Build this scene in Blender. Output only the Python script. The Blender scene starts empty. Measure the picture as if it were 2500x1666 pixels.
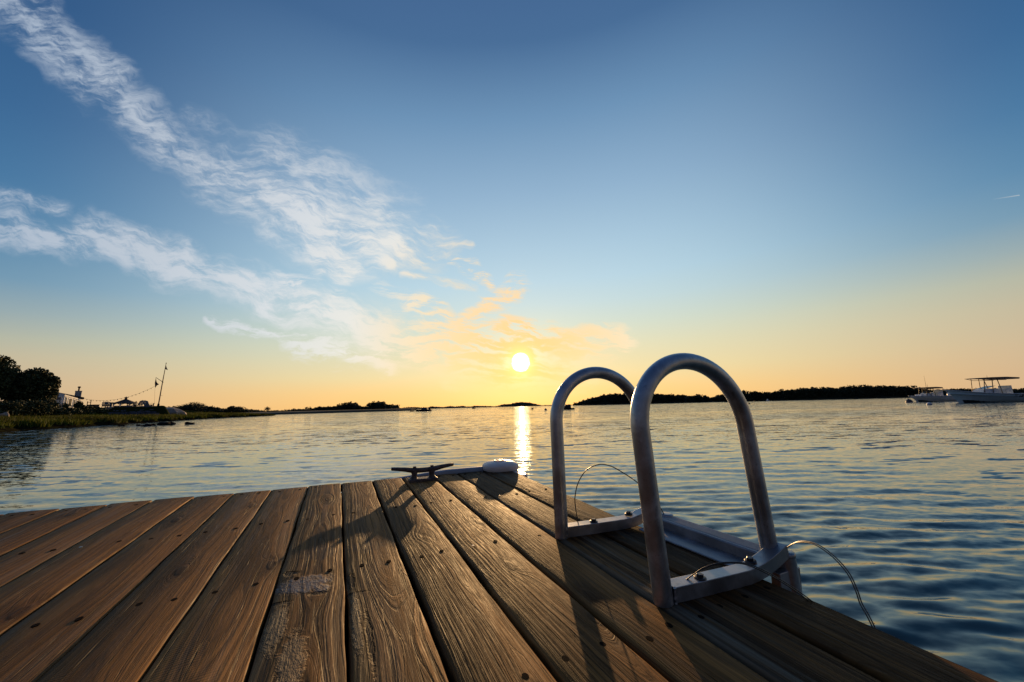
import bpy, bmesh, math, random
import numpy as np
from mathutils import Vector, Matrix
PI = math.pi
scene = bpy.context.scene
col = scene.collection

# ------------------------------------------------------------------ camera
W0, H0, FPX = 2500.0, 1666.0, 902.8
CX, CY = 1250.0, 833.0
EYE = Vector((0.0, 0.0, 0.82))
pitch = math.atan((992.6 - 833) / FPX)
roll = math.radians(1.4)
Fw = Vector((0, math.cos(pitch), math.sin(pitch)))
U0 = Vector((0, -math.sin(pitch), math.cos(pitch)))
R0 = Vector((1, 0, 0))
Rt = R0 * math.cos(roll) - U0 * math.sin(roll)
Up = R0 * math.sin(roll) + U0 * math.cos(roll)
cam = bpy.data.cameras.new('camera')
cam.lens = 36 * FPX / W0
cam.sensor_width = 36
cam.clip_start = 0.02
cam.clip_end = 30000
camo = bpy.data.objects.new('camera', cam)
col.objects.link(camo)
camo.matrix_world = Matrix(((Rt.x, Up.x, -Fw.x, EYE.x), (Rt.y, Up.y, -Fw.y, EYE.y), (Rt.z, Up.z, -Fw.z, EYE.z), (0, 0, 0, 1)))
scene.camera = camo


def ray(px, py):
    return (Rt * (px - CX) - Up * (py - CY) + Fw * FPX).normalized()


def at(px, py, Y):
    """world point seen at photo pixel (px, py) on the vertical plane y = Y"""
    r = ray(px, py)
    return EYE + r * (Y / r.y)


def waterx(px, Y):
    return at(px, 993, Y).x


# ------------------------------------------------------------------ colour management
vs = scene.view_settings
vs.view_transform = 'Standard'
vs.look = 'None'
vs.exposure = 0.0
vs.gamma = 1.0
scene.render.film_transparent = False
try:
    scene.cycles.use_denoising = True
    scene.cycles.sample_clamp_indirect = 6
    scene.cycles.sample_clamp_direct = 30
    scene.cycles.max_bounces = 7
    scene.cycles.diffuse_bounces = 3
    scene.cycles.glossy_bounces = 4
    scene.cycles.caustics_reflective = False
    scene.cycles.caustics_refractive = False
except Exception:
    pass


# ------------------------------------------------------------------ node helpers
def lin(r, g, b):
    f = lambda c: (c / 255 / 12.92) if c / 255 <= 0.04045 else ((c / 255 + 0.055) / 1.055) ** 2.4
    return (f(r), f(g), f(b), 1)


class NT:
    def __init__(s, tree):
        s.t = tree
        s.n = tree.nodes
        s.l = tree.links

    def new(s, typ, **kw):
        n = s.n.new(typ)
        for k, v in kw.items():
            setattr(n, k, v)
        return n

    def put(s, sock, v):
        if isinstance(v, bpy.types.NodeSocket):
            s.l.new(v, sock)
        elif v is not None:
            if hasattr(sock.default_value, '__len__') and not hasattr(v, '__len__'):
                v = (v,) * len(sock.default_value)
            if hasattr(v, '__len__') and len(v) == 3 and len(sock.default_value) == 4:
                v = tuple(v) + (1,)
            sock.default_value = v

    def m(s, op, a, b=None, c=None, clamp=False):
        n = s.new('ShaderNodeMath', operation=op, use_clamp=clamp)
        s.put(n.inputs[0], a)
        if b is not None: s.put(n.inputs[1], b)
        if c is not None: s.put(n.inputs[2], c)
        return n.outputs[0]

    def vm(s, op, a, b=None, sc=None):
        n = s.new('ShaderNodeVectorMath', operation=op)
        s.put(n.inputs[0], a)
        if b is not None: s.put(n.inputs[1], b)
        if sc is not None: s.put(n.inputs['Scale'], sc)
        return n.outputs['Value'] if op in ('DOT_PRODUCT', 'LENGTH', 'DISTANCE') else n.outputs['Vector']

    def mr(s, v, a, b, c=0.0, d=1.0, smooth=True):
        n = s.new('ShaderNodeMapRange', interpolation_type='SMOOTHSTEP' if smooth else 'LINEAR')
        s.put(n.inputs[0], v); s.put(n.inputs[1], a); s.put(n.inputs[2], b); s.put(n.inputs[3], c); s.put(n.inputs[4], d)
        return n.outputs[0]

    def mix(s, f, a, b, typ='MIX', clamp=False):
        n = s.new('ShaderNodeMix', data_type='RGBA', blend_type=typ)
        n.clamp_result = clamp
        s.put(n.inputs[0], f); s.put(n.inputs[6], a); s.put(n.inputs[7], b)
        return n.outputs[2]

    def noise(s, vec, scale=1.0, detail=2.0, rough=0.5, dist=0.0, out='Fac', lac=2.0):
        n = s.new('ShaderNodeTexNoise')
        if vec is not None: s.put(n.inputs['Vector'], vec)
        s.put(n.inputs['Scale'], scale); s.put(n.inputs['Detail'], detail); s.put(n.inputs['Roughness'], rough)
        s.put(n.inputs['Distortion'], dist); s.put(n.inputs['Lacunarity'], lac)
        return n.outputs[out]

    def ramp(s, f, stops, interp='LINEAR'):
        n = s.new('ShaderNodeValToRGB')
        cr = n.color_ramp
        cr.interpolation = interp
        while len(cr.elements) < len(stops): cr.elements.new(0.5)
        for e, (p, c) in zip(cr.elements, stops):
            e.position = p
            e.color = c if len(c) == 4 else tuple(c) + (1,)
        s.put(n.inputs[0], f)
        return n.outputs[0]

    def comb(s, x, y, z):
        n = s.new('ShaderNodeCombineXYZ')
        s.put(n.inputs[0], x); s.put(n.inputs[1], y); s.put(n.inputs[2], z)
        return n.outputs[0]

    def sep(s, v):
        n = s.new('ShaderNodeSeparateXYZ')
        s.put(n.inputs[0], v)
        return n.outputs[0], n.outputs[1], n.outputs[2]


# ------------------------------------------------------------------ sun and sky
SUN = ray(1271, 885)
sun_el = math.asin(SUN.z)
sun_az = math.atan2(SUN.x, SUN.y)
sl = bpy.data.lights.new('sun', 'SUN')
sl.energy = 5.0
sl.angle = math.radians(0.5)
sl.color = (1.0, 0.60, 0.26)
so = bpy.data.objects.new('sun', sl)
so.rotation_euler = SUN.to_track_quat('Z', 'Y').to_euler()
so.location = (0, 0, 30)
col.objects.link(so)

world = bpy.data.worlds.new('World')
scene.world = world
world.use_nodes = True
wt = NT(world.node_tree)
wt.n.clear()
tc = wt.new('ShaderNodeTexCoord')
dirv = wt.vm('NORMALIZE', tc.outputs['Generated'])
dx, dy, dz = wt.sep(dirv)
SUNT = tuple(SUN)
cosg = wt.vm('DOT_PRODUCT', dirv, SUNT)
hz = wt.m('SQRT', wt.m('ADD', wt.m('MULTIPLY', dx, dx), wt.m('MULTIPLY', dy, dy)))
hs = Vector((SUN.x, SUN.y)).normalized()
cosaz = wt.m('DIVIDE', wt.m('ADD', wt.m('MULTIPLY', dx, hs.x), wt.m('MULTIPLY', dy, hs.y)), wt.m('MAXIMUM', hz, 1e-4))
eraw = wt.m('MULTIPLY', wt.m('ARCSINE', dz), 180 / PI / 90)
elev = wt.m('ADD', eraw, wt.m('MULTIPLY', wt.m('MULTIPLY', wt.m('MULTIPLY', dx, -1.0, clamp=True), wt.mr(eraw, .02, .09)), 4.0 / 90), clamp=True)      # 0..1 = 0..90 degrees


def estops(lst):
    return [(e / 90, lin(*c)) for e, c in lst]


front = wt.ramp(elev, estops([(0, (254, 198, 118)), (2.3, (250, 207, 136)), (5.0, (238, 217, 162)), (8.7, (224, 219, 183)), (11.9, (209, 219, 202)),
                              (15.5, (194, 216, 219)), (19, (182, 211, 225)), (24, (168, 199, 219)), (31.5, (144, 177, 205)), (41, (108, 146, 182)),
                              (49, (71, 108, 150)), (65, (52, 82, 132)), (90, (42, 68, 112))]))
side = wt.ramp(elev, estops([(0, (206, 172, 136)), (4, (202, 177, 145)), (8, (191, 180, 153)), (10.5, (176, 178, 160)), (13, (146, 165, 170)),
                             (16, (110, 148, 174)), (20, (86, 132, 168)), (25, (68, 116, 158)), (31, (56, 101, 146)), (40, (46, 86, 132)),
                             (60, (42, 72, 116)), (90, (42, 68, 112))]))
back = wt.ramp(elev, estops([(0, (82, 80, 88)), (8, (92, 92, 104)), (20, (78, 88, 112)), (40, (52, 72, 108)), (90, (40, 64, 106))]))
fs = wt.mr(wt.m('SUBTRACT', 1.0, cosaz), 0.0, 0.50)
sky = wt.mix(fs, front, side)
fb = wt.mr(cosaz, 0.35, -0.6)
sky = wt.mix(fb, sky, back)

# cirrus: gnomonic sky coordinates (x/y, z/y) anchored to the compass
ysafe = wt.m('MAXIMUM', dy, 0.05)
su = wt.m('DIVIDE', dx, ysafe)
sv = wt.m('DIVIDE', dz, ysafe)
p0 = wt.comb(su, sv, 0.0)


def suv(x, y):
    r = ray(x * W0 / 2353, y * W0 / 2353)
    return (r.x / r.y, r.z / r.y)


def axes_noise(ang, sx, sy, detail, seed, rough=0.6, dist=0.0, vec=None):
    c, s_ = math.cos(ang), math.sin(ang)
    v = vec if vec is not None else p0
    a = wt.vm('DOT_PRODUCT', v, (c, s_, 0))
    b = wt.vm('DOT_PRODUCT', v, (-s_, c, 0))
    return wt.noise(wt.comb(wt.m('MULTIPLY', a, sx), wt.m('MULTIPLY', b, sy), seed), 1.0, detail, rough, dist)


w1 = wt.noise(p0, 5.0, 3, 0.55, out='Color')
w2 = wt.noise(p0, 17.0, 3, 0.6, out='Color')
warp = wt.vm('ADD', wt.vm('SCALE', wt.vm('SUBTRACT', w1, (.5, .5, .5)), sc=0.11), wt.vm('SCALE', wt.vm('SUBTRACT', w2, (.5, .5, .5)), sc=0.028))
warp = wt.vm('MULTIPLY', warp, (1, 1, 0))
pw = wt.vm('ADD', p0, warp)
LOW0 = 20
STROKES = [  # (x0, y0, x1, y1, radius, strength) along the streaks
    (-10, -60, 110, 90, 80, .9), (110, 90, 240, 200, 85, .95), (240, 200, 390, 330, 68, .75), (390, 330, 540, 420, 60, .72), (520, 400, 680, 480, 100, .9),
    (670, 480, 820, 560, 110, 1.0), (820, 560, 990, 560, 75, .9), (750, 622, 890, 600, 32, .9), (930, 628, 1085, 662, 15, .7), (610, 350, 900, 490, 95, .55),
    (430, 270, 560, 330, 45, .35), (960, 545, 1075, 572, 12, .7), (720, 560, 800, 628, 45, .95),
    (-40, 440, 140, 482, 32, .8), (-40, 515, 190, 560, 56, 1.0), (190, 535, 420, 600, 62, .95), (400, 610, 640, 672, 62, .9), (230, 510, 420, 560, 32, .6), (560, 630, 700, 690, 48, .8),
    (620, 680, 880, 765, 62, 1.0), (850, 765, 1100, 818, 54, 1.0), (470, 738, 690, 770, 14, .75), (680, 785, 900, 835, 32, .7), (640, 640, 780, 690, 34, .7),
    (1060, 745, 1135, 690, 24, .95), (1120, 700, 1190, 660, 34, .9), (1045, 605, 1125, 645, 18, .8), (880, 670, 970, 715, 28, .4), (955, 712, 1050, 772, 40, 1.0),
    (1040, 785, 1210, 800, 56, 1.0), (1200, 790, 1420, 790, 40, .9), (1060, 850, 1330, 855, 46, .75), (860, 800, 1060, 812, 30, .75), (1165, 755, 1270, 775, 34, .9),
]
mask = None
mask_low = None
for si, (x0, y0, x1, y1, rad, stg) in enumerate(STROKES):
    a = suv(x0, y0); b = suv(x1, y1)
    ba = (b[0] - a[0], b[1] - a[1], 0)
    L2 = ba[0] ** 2 + ba[1] ** 2
    q = wt.vm('SUBTRACT', pw, (a[0], a[1], 0))
    t = wt.m('MULTIPLY', wt.vm('DOT_PRODUCT', q, ba), 1 / L2, clamp=True)
    d = wt.vm('LENGTH', wt.vm('SUBTRACT', q, wt.vm('SCALE', ba, sc=t)))
    k = wt.m('MULTIPLY_ADD', d, -stg / (1.18 * rad / 849.7), stg, clamp=True)
    if si < LOW0: mask = k if mask is None else wt.m('MAXIMUM', mask, k)
    else: mask_low = k if mask_low is None else wt.m('MAXIMUM', mask_low, k)
tex1 = axes_noise(-0.62, 4.0, 14.0, 10, 1.3, 0.66, 0.2, pw)
tex2 = axes_noise(-0.20, 8.0, 36.0, 10, 5.1, 0.68, 0.25, pw)
tex = wt.m('ADD', wt.m('MULTIPLY', tex1, .55), wt.m('MULTIPLY', tex2, .45))
dens = wt.m('MULTIPLY', wt.m('POWER', mask, 0.75), wt.mr(tex, 0.36, 0.65, 0.20, 1.30))
dens = wt.mr(dens, 0.04, 0.92)
tex3 = axes_noise(-0.12, 11.0, 46.0, 9, 2.7, 0.66, 0.35, wt.vm('ADD', p0, wt.vm('SCALE', warp, sc=0.6)))
dlow = wt.m('MULTIPLY', wt.m('POWER', mask_low, 0.6), wt.mr(tex3, 0.36, 0.60, 0.10, 1.15))
dens = wt.m('MAXIMUM', dens, wt.mr(dlow, 0.06, 0.90, 0, .96))
dens = wt.m('MULTIPLY', dens, wt.m('GREATER_THAN', dy, 0.06))
gam = wt.m('ARCCOSINE', wt.m('MINIMUM', cosg, 0.9999999))                     # angle from the sun, radians
gdeg = wt.m('MULTIPLY', gam, 180 / PI)
ccol = wt.ramp(wt.m('DIVIDE', gdeg, 60), [(0, lin(255, 198, 104)), (4 / 60, lin(255, 200, 118)), (9 / 60, lin(255, 212, 148)), (17 / 60, lin(249, 226, 188)),
                                          (26 / 60, lin(236, 233, 226)), (36 / 60, lin(220, 223, 226)), (46 / 60, lin(200, 207, 216)), (1, lin(172, 186, 204))])
sky = wt.mix(wt.m('MULTIPLY', dens, 0.88), sky, ccol)
# two short contrails
for x0, y0, x1, y1, rad in ((838, 828, 878, 808, 2.2), (2278, 459, 2342, 449, 2.0)):
    a = suv(x0, y0); b = suv(x1, y1)
    ba = (b[0] - a[0], b[1] - a[1], 0)
    q = wt.vm('SUBTRACT', p0, (a[0], a[1], 0))
    t = wt.m('MULTIPLY', wt.vm('DOT_PRODUCT', q, ba), 1 / (ba[0] ** 2 + ba[1] ** 2), clamp=True)
    d = wt.vm('LENGTH', wt.vm('SUBTRACT', q, wt.vm('SCALE', ba, sc=t)))
    k = wt.m('MULTIPLY', wt.m('MULTIPLY_ADD', d, -1 / (rad / 849.7), 1.0, clamp=True), t)
    sky = wt.mix(wt.m('MULTIPLY', k, 0.36), sky, lin(250, 240, 222))
# the glow round the sun and its disc
halo1 = wt.m('EXPONENT', wt.m('MULTIPLY', gdeg, -1 / 0.9))
halo2 = wt.m('EXPONENT', wt.m('MULTIPLY', gdeg, -1 / 7.0))
sky = wt.vm('ADD', sky, wt.vm('SCALE', (1.9, 1.35, 0.25), sc=halo1))
sky = wt.vm('ADD', sky, wt.vm('SCALE', (0.06, 0.02, 0.0), sc=halo2))
disc = wt.mr(wt.m('ADD', gdeg, wt.m('MULTIPLY', wt.m('SUBTRACT', tex2, .5), 0.9)), 1.55, 0.90)
sky = wt.vm('ADD', sky, wt.vm('SCALE', (9.0, 8.0, 5.0), sc=disc))
# physical sky adds its share on top
nish = wt.new('ShaderNodeTexSky', sky_type='NISHITA', sun_disc=False, sun_elevation=sun_el, sun_rotation=sun_az, altitude=0, air_density=1.0, dust_density=1.0, ozone_density=1.0)
wt.put(nish.inputs['Vector'], dirv)
sky = wt.vm('ADD', wt.vm('SCALE', sky, sc=1 / 0.1), wt.vm('SCALE', nish.outputs['Color'], sc=0.06))
bg = wt.new('ShaderNodeBackground')
wt.put(bg.inputs['Color'], sky)
bg.inputs['Strength'].default_value = 0.1
wo = wt.new('ShaderNodeOutputWorld')
wt.l.new(bg.outputs[0], wo.inputs[0])
world.cycles.sampling_method = 'MANUAL'
world.cycles.sample_map_resolution = 1024


# ------------------------------------------------------------------ object helpers
def tag(o, label=None, cat=None, group=None, kind=None):
    if label: o['label'] = label
    if cat: o['category'] = cat
    if group: o['group'] = group
    if kind: o['kind'] = kind
    return o


def thing(name, label, cat, loc=(0, 0, 0), rz=0.0, group=None, mat=None):
    o = bpy.data.objects.new(name, None)
    o.empty_display_size = 0.1
    col.objects.link(o)
    if mat is not None: o.matrix_world = mat
    else:
        o.location = loc
        o.rotation_euler = (0, 0, rz)
    return tag(o, label, cat, group)


class MB:
    """collects shapes that belong to ONE mesh object"""

    def __init__(s):
        s.v = []; s.f = []; s.mi = []; s.cur = 0; s.sm = []

    def add(s, vs_, fs, smooth=False):
        b = len(s.v)
        s.v += [tuple(p) for p in vs_]
        for f in fs:
            s.f.append(tuple(b + i for i in f)); s.mi.append(s.cur); s.sm.append(smooth)

    def box(s, c, d, M=None):
        x, y, z = d[0] / 2, d[1] / 2, d[2] / 2
        vs_ = [Vector((sx * x, sy * y, sz * z)) for sz in (-1, 1) for sy in (-1, 1) for sx in (-1, 1)]
        if M is not None: vs_ = [M @ p for p in vs_]
        s.add([Vector(c) + p for p in vs_], [(0, 2, 3, 1), (4, 5, 7, 6), (0, 1, 5, 4), (2, 6, 7, 3), (0, 4, 6, 2), (1, 3, 7, 5)])

    def bar(s, a, b, w, h, up=(0, 0, 1)):
        a = Vector(a); b = Vector(b); x = (b - a); L = x.length; x.normalize()
        y = Vector(up).cross(x)
        y = y.normalized() if y.length > 1e-5 else Vector((0, 1, 0)).cross(x).normalized()
        z = x.cross(y)
        M = Matrix((x, y, z)).transposed()
        s.box((a + b) / 2, (L, w, h), M)

    def tube(s, pts, r, n=12, caps=True):
        pts = [Vector(p) for p in pts]
        m = len(pts)
        rs = r if hasattr(r, '__len__') else [r] * m
        t0 = (pts[1] - pts[0]).normalized()
        ref = Vector((0, 0, 1)) if abs(t0.z) < .9 else Vector((1, 0, 0))
        nx = ref.cross(t0).normalized()
        ring = []
        for i in range(m):
            t = (pts[min(i + 1, m - 1)] - pts[max(i - 1, 0)]).normalized()
            nx = (nx - t * nx.dot(t)).normalized()
            ny = t.cross(nx)
            ring.append([pts[i] + (nx * math.cos(2 * PI * k / n) + ny * math.sin(2 * PI * k / n)) * rs[i] for k in range(n)])
        fs = []
        for i in range(m - 1):
            for k in range(n):
                fs.append((i * n + k, i * n + (k + 1) % n, (i + 1) * n + (k + 1) % n, (i + 1) * n + k))
        vs_ = [p for q in ring for p in q]
        s.add(vs_, fs, True)
        if caps:
            s.add(ring[0], [tuple(range(n - 1, -1, -1))])
            s.add(ring[-1], [tuple(range(n))])

    def lathe(s, prof, c=(0, 0, 0), n=20, M=None, smooth=True):
        vs_ = []
        for r, z in prof:
            for k in range(n):
                p = Vector((r * math.cos(2 * PI * k / n), r * math.sin(2 * PI * k / n), z))
                if M is not None: p = M @ p
                vs_.append(p + Vector(c))
        fs = []
        for i in range(len(prof) - 1):
            for k in range(n):
                fs.append((i * n + k, i * n + (k + 1) % n, (i + 1) * n + (k + 1) % n, (i + 1) * n + k))
        s.add(vs_, fs, smooth)
        m = len(prof)
        s.add(vs_[:n], [tuple(range(n - 1, -1, -1))])
        s.add(vs_[(m - 1) * n:], [tuple(range(n))])

    def loft(s, rings, close=True, caps=True, smooth=True):
        n = len(rings[0])
        fs = []
        for i in range(len(rings) - 1):
            for k in range(n if close else n - 1):
                fs.append((i * n + k, i * n + (k + 1) % n, (i + 1) * n + (k + 1) % n, (i + 1) * n + k))
        s.add([p for q in rings for p in q], fs, smooth)
        if caps and close:
            s.add(rings[0], [tuple(range(n - 1, -1, -1))])
            s.add(rings[-1], [tuple(range(n))])

    def prism(s, poly, z0, z1):
        n = len(poly)
        vs_ = [(x, y, z0) for x, y in poly] + [(x, y, z1) for x, y in poly]
        fs = [tuple(range(n - 1, -1, -1)), tuple(range(n, 2 * n))] + [(k, (k + 1) % n, n + (k + 1) % n, n + k) for k in range(n)]
        s.add(vs_, fs)

    def quads(s, arr):
        """arr (n,4,3)"""
        b = len(s.v)
        s.v += [tuple(p) for p in arr.reshape(-1, 3).tolist()]
        n = len(arr)
        s.f += [(b + 4 * i, b + 4 * i + 1, b + 4 * i + 2, b + 4 * i + 3) for i in range(n)]
        s.mi += [s.cur] * n; s.sm += [False] * n

    def build(s, name, mats, parent=None, loc=None, bevel=0.0, seg=2, off=None):
        me = bpy.data.meshes.new(name)
        vs_ = s.v
        if off is not None: vs_ = [(p[0] - off[0], p[1] - off[1], p[2] - off[2]) for p in s.v]
        me.from_pydata(vs_, [], s.f)
        for m in (mats if isinstance(mats, (list, tuple)) else [mats]): me.materials.append(m)
        me.polygons.foreach_set('material_index', s.mi)
        me.polygons.foreach_set('use_smooth', s.sm)
        me.update()
        if len(s.f) < 12000:
            b_ = bmesh.new()
            b_.from_mesh(me)
            bmesh.ops.recalc_face_normals(b_, faces=b_.faces)
            b_.to_mesh(me)
            b_.free()
        o = bpy.data.objects.new(name, me)
        col.objects.link(o)
        if parent is not None: o.parent = parent
        if loc is not None: o.location = loc
        elif off is not None: o.location = off
        if bevel > 0:
            mod = o.modifiers.new('bevel', 'BEVEL')
            mod.width = bevel; mod.segments = seg; mod.limit_method = 'ANGLE'; mod.angle_limit = math.radians(40)
            mod.harden_normals = False
        return o


def npmesh(name, V, Fq, mats, parent=None, smooth=True):
    me = bpy.data.meshes.new(name)
    V = np.asarray(V, np.float32); Fq = np.asarray(Fq, np.int32)
    n = Fq.shape[1]
    me.vertices.add(len(V)); me.vertices.foreach_set('co', V.ravel())
    me.loops.add(Fq.size); me.loops.foreach_set('vertex_index', Fq.ravel())
    me.polygons.add(len(Fq)); me.polygons.foreach_set('loop_start', np.arange(0, Fq.size, n, dtype=np.int32))
    me.polygons.foreach_set('loop_total', np.full(len(Fq), n, np.int32))
    me.polygons.foreach_set('use_smooth', np.full(len(Fq), smooth))
    me.update(calc_edges=True)
    for m in (mats if isinstance(mats, (list, tuple)) else [mats]): me.materials.append(m)
    o = bpy.data.objects.new(name, me)
    col.objects.link(o)
    if parent is not None: o.parent = parent
    return o


def copy_tree(o, parent=None):
    c = o.copy()
    col.objects.link(c)
    if parent is not None: c.parent = parent
    for ch in [x for x in bpy.data.objects if x.parent == o]:
        copy_tree(ch, c)
    return c


# ------------------------------------------------------------------ materials
def mat(name):
    m = bpy.data.materials.new(name)
    m.use_nodes = True
    t = NT(m.node_tree)
    t.n.clear()
    out = t.new('ShaderNodeOutputMaterial')
    p = t.new('ShaderNodeBsdfPrincipled')
    t.l.new(p.outputs[0], out.inputs[0])
    return m, t, p


def simple(name, c, rough=0.6, metal=0.0, var=0.25, scale=6.0, bump=0.0, spec=0.5, bscale=None):
    m, t, p = mat(name)
    co = t.new('ShaderNodeTexCoord').outputs['Object']
    nz = t.noise(co, scale, 5, 0.6)
    a = tuple(x * (1 - var) for x in c[:3]); b = tuple(min(1, x * (1 + var)) for x in c[:3])
    t.put(p.inputs['Base Color'], t.mix(t.mr(nz, .3, .7), a, b))
    t.put(p.inputs['Roughness'], t.mr(t.noise(co, scale * 2.3, 3), .3, .7, rough * .85, min(1, rough * 1.15)))
    p.inputs['Metallic'].default_value = metal
    p.inputs['Specular IOR Level'].default_value = spec
    if bump:
        bn = t.new('ShaderNodeBump')
        bn.inputs['Strength'].default_value = 1.0
        bn.inputs['Distance'].default_value = bump
        t.put(bn.inputs['Height'], t.noise(co, bscale or scale * 6, 4, .6))
        t.put(p.inputs['Normal'], bn.outputs[0])
    return m


def wood_material(name, patches=()):
    """weathered decking; plank object colour: R grain relief, G tone, B saw marks, A greyness; object index = seed.
    patches: (x, y, rx, ry, kind) in plank coordinates"""
    m, t, p = mat(name)
    co = t.new('ShaderNodeTexCoord').outputs['Object']
    oi = t.new('ShaderNodeObjectInfo')
    sc_ = t.new('ShaderNodeSeparateColor')
    t.put(sc_.inputs[0], oi.outputs['Color'])
    gR, gG, gB = sc_.outputs[0], sc_.outputs[1], sc_.outputs[2]
    gA = oi.outputs['Alpha']
    idx = oi.outputs['Object Index']
    seed = t.vm('SCALE', (3.171, 1.337, 7.77), sc=idx)
    x, y, z = t.sep(co)
    sx, sy, sz = t.sep(seed)
    X = t.m('ADD', x, sx)

    def nz(fx, fy, detail=3, rough=.55, dist=0., so=0.0, out='Fac'):
        return t.noise(t.comb(t.m('MULTIPLY', X, fx), t.m('MULTIPLY', y, fy), t.m('ADD', sz, so)), 1.0, detail, rough, dist, out)
    c = t.m('MULTIPLY', t.m('SUBTRACT', t.m('FRACT', t.m('MULTIPLY', idx, 0.381)), 0.5), 0.13)
    dd = t.m('MULTIPLY_ADD', nz(.9, 0.0, 2, so=3.), .085, .004)
    yc = t.m('ADD', t.m('ADD', y, c), t.m('MULTIPLY', t.m('SUBTRACT', nz(1.6, 1.2, 3, so=1.), .5), .035))
    r = t.m('SQRT', t.m('ADD', t.m('MULTIPLY', yc, yc), t.m('MULTIPLY', dd, dd)))
    # knots
    vo = t.new('ShaderNodeTexVoronoi', voronoi_dimensions='2D', feature='F1')
    kn = t.comb(t.m('MULTIPLY_ADD', X, 2.5, t.m('MULTIPLY', nz(7, 9, 2, so=9.), .05)), t.m('MULTIPLY_ADD', y, 6.0, t.m('MULTIPLY', nz(7, 9, 2, so=4.), .05)), 0.0)
    t.put(vo.inputs['Vector'], t.vm('ADD', kn, t.comb(0.0, t.m('MULTIPLY', idx, 2.31), 0.0)))
    vo.inputs['Scale'].default_value = 1.0
    kd = vo.outputs['Distance']
    kon = t.m('GREATER_THAN', t.sep(vo.outputs['Color'])[0], .30)
    kd = t.m('ADD', kd, t.m('MULTIPLY', t.m('SUBTRACT', 1.0, kon), 1.0))
    kinf = t.m('EXPONENT', t.m('MULTIPLY', t.m('MULTIPLY', kd, kd), -1 / .022))
    r = t.m('ADD', r, t.m('MULTIPLY', kinf, -.015))
    r = t.m('ADD', r, t.m('MULTIPLY', t.m('SUBTRACT', nz(7, 40, 4, so=6.), .5), .0040))
    rn = t.noise(t.comb(t.m('MULTIPLY', r, 205.), t.m('MULTIPLY', X, .9), t.m('ADD', sz, t.m('MULTIPLY', y, 3.))), 1.0, 3, .55)
    ridge = t.mr(rn, .40, .62)
    lines = t.mr(t.noise(t.comb(t.m('MULTIPLY', r, 520.), t.m('MULTIPLY', X, 1.8), t.m('ADD', sz, 3.)), 1.0, 3, .6), .44, .33)
    fib = nz(14, 420, 3, .6, so=2.)
    fib2 = nz(42, 1100, 2, .6, so=5.)
    big = nz(.8, 19, 4, .6, so=7.)
    blot = nz(5.5, 26, 4, .62, .4, so=8.)
    sawp = t.m('MULTIPLY_ADD', y, .16, X)
    saw = t.m('MULTIPLY', t.m('MULTIPLY_ADD', t.m('SINE', t.m('MULTIPLY_ADD', sawp, 2 * PI / .0062, t.m('MULTIPLY', nz(40, 8, 3), 9.))), .5, .5), t.mr(nz(6, 12, 3, so=11.), .45, .68))
    crack = t.mr(nz(3.2, 150, 3, .6, .2, so=12.), .365, .30)
    core = t.mr(kd, .085, .045)
    kring = t.m('MULTIPLY', t.mr(kd, .13, .085), t.m('SUBTRACT', 1.0, core))
    # colour
    base = t.mix(ridge, (.046, .022, .010), (.172, .090, .038))
    base = t.mix(t.m('MULTIPLY', t.m('SUBTRACT', 1.0, gR), .6), base, (.120, .070, .034))
    base = t.mix(t.m('MULTIPLY', t.mr(fib, .35, .7), .40), base, (.200, .118, .052))
    base = t.mix(t.m('MULTIPLY', lines, t.m('MULTIPLY_ADD', gR, .55, .15)), base, (.020, .010, .005))
    base = t.mix(t.mr(blot, .54, .76, 0, .6), base, (.034, .018, .008))
    base = t.mix(t.m('MULTIPLY', t.mr(big, .50, .64), gA), base, (.125, .128, .150))
    streak = t.m('MULTIPLY', t.mr(nz(.55, 36, 4, .62, so=41.), .46, .58), t.m('MULTIPLY', gA, .85))
    base = t.mix(streak, base, (.020, .010, .006))
    base = t.mix(t.m('MULTIPLY', core, .8), base, (.040, .018, .010))
    base = t.mix(t.m('MULTIPLY', kring, .45), base, (.11, .052, .024))
    base = t.mix(t.m('MULTIPLY', crack, .85), base, (.010, .007, .005))
    bright = t.m('MULTIPLY', t.m('MULTIPLY_ADD', gG, 1.35, .30), t.mr(nz(1.1, 5, 4, .6, so=15.), .28, .72, .55, 1.4))
    smear = t.m('MULTIPLY', t.mr(t.m('ADD', kd, t.m('MULTIPLY', t.m('SUBTRACT', nz(16, 60, 3, so=31.), .5), .25)), .26, .05), .62)
    base = t.mix(smear, base, (.026, .013, .006))
    base = t.mix(1.0, base, t.comb(t.m('MULTIPLY', bright, 1.62), t.m('MULTIPLY', bright, 1.32), t.m('MULTIPLY', bright, .82)), 'MULTIPLY')
    hgt = t.m('ADD', t.m('MULTIPLY', t.m('MULTIPLY', ridge, gR), .0011), t.m('MULTIPLY', fib, .0008))
    hgt = t.m('ADD', hgt, t.m('MULTIPLY', t.m('MULTIPLY', lines, gR), -.0007))
    hgt = t.m('ADD', hgt, t.m('MULTIPLY', fib2, .0003))
    hgt = t.m('ADD', hgt, t.m('MULTIPLY', t.m('MULTIPLY', saw, gB), .00028))
    hgt = t.m('ADD', hgt, t.m('MULTIPLY', crack, -.0022))
    hgt = t.m('ADD', hgt, t.m('MULTIPLY', blot, .0011))
    hgt = t.m('ADD', hgt, t.m('MULTIPLY', core, .0012))
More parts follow.
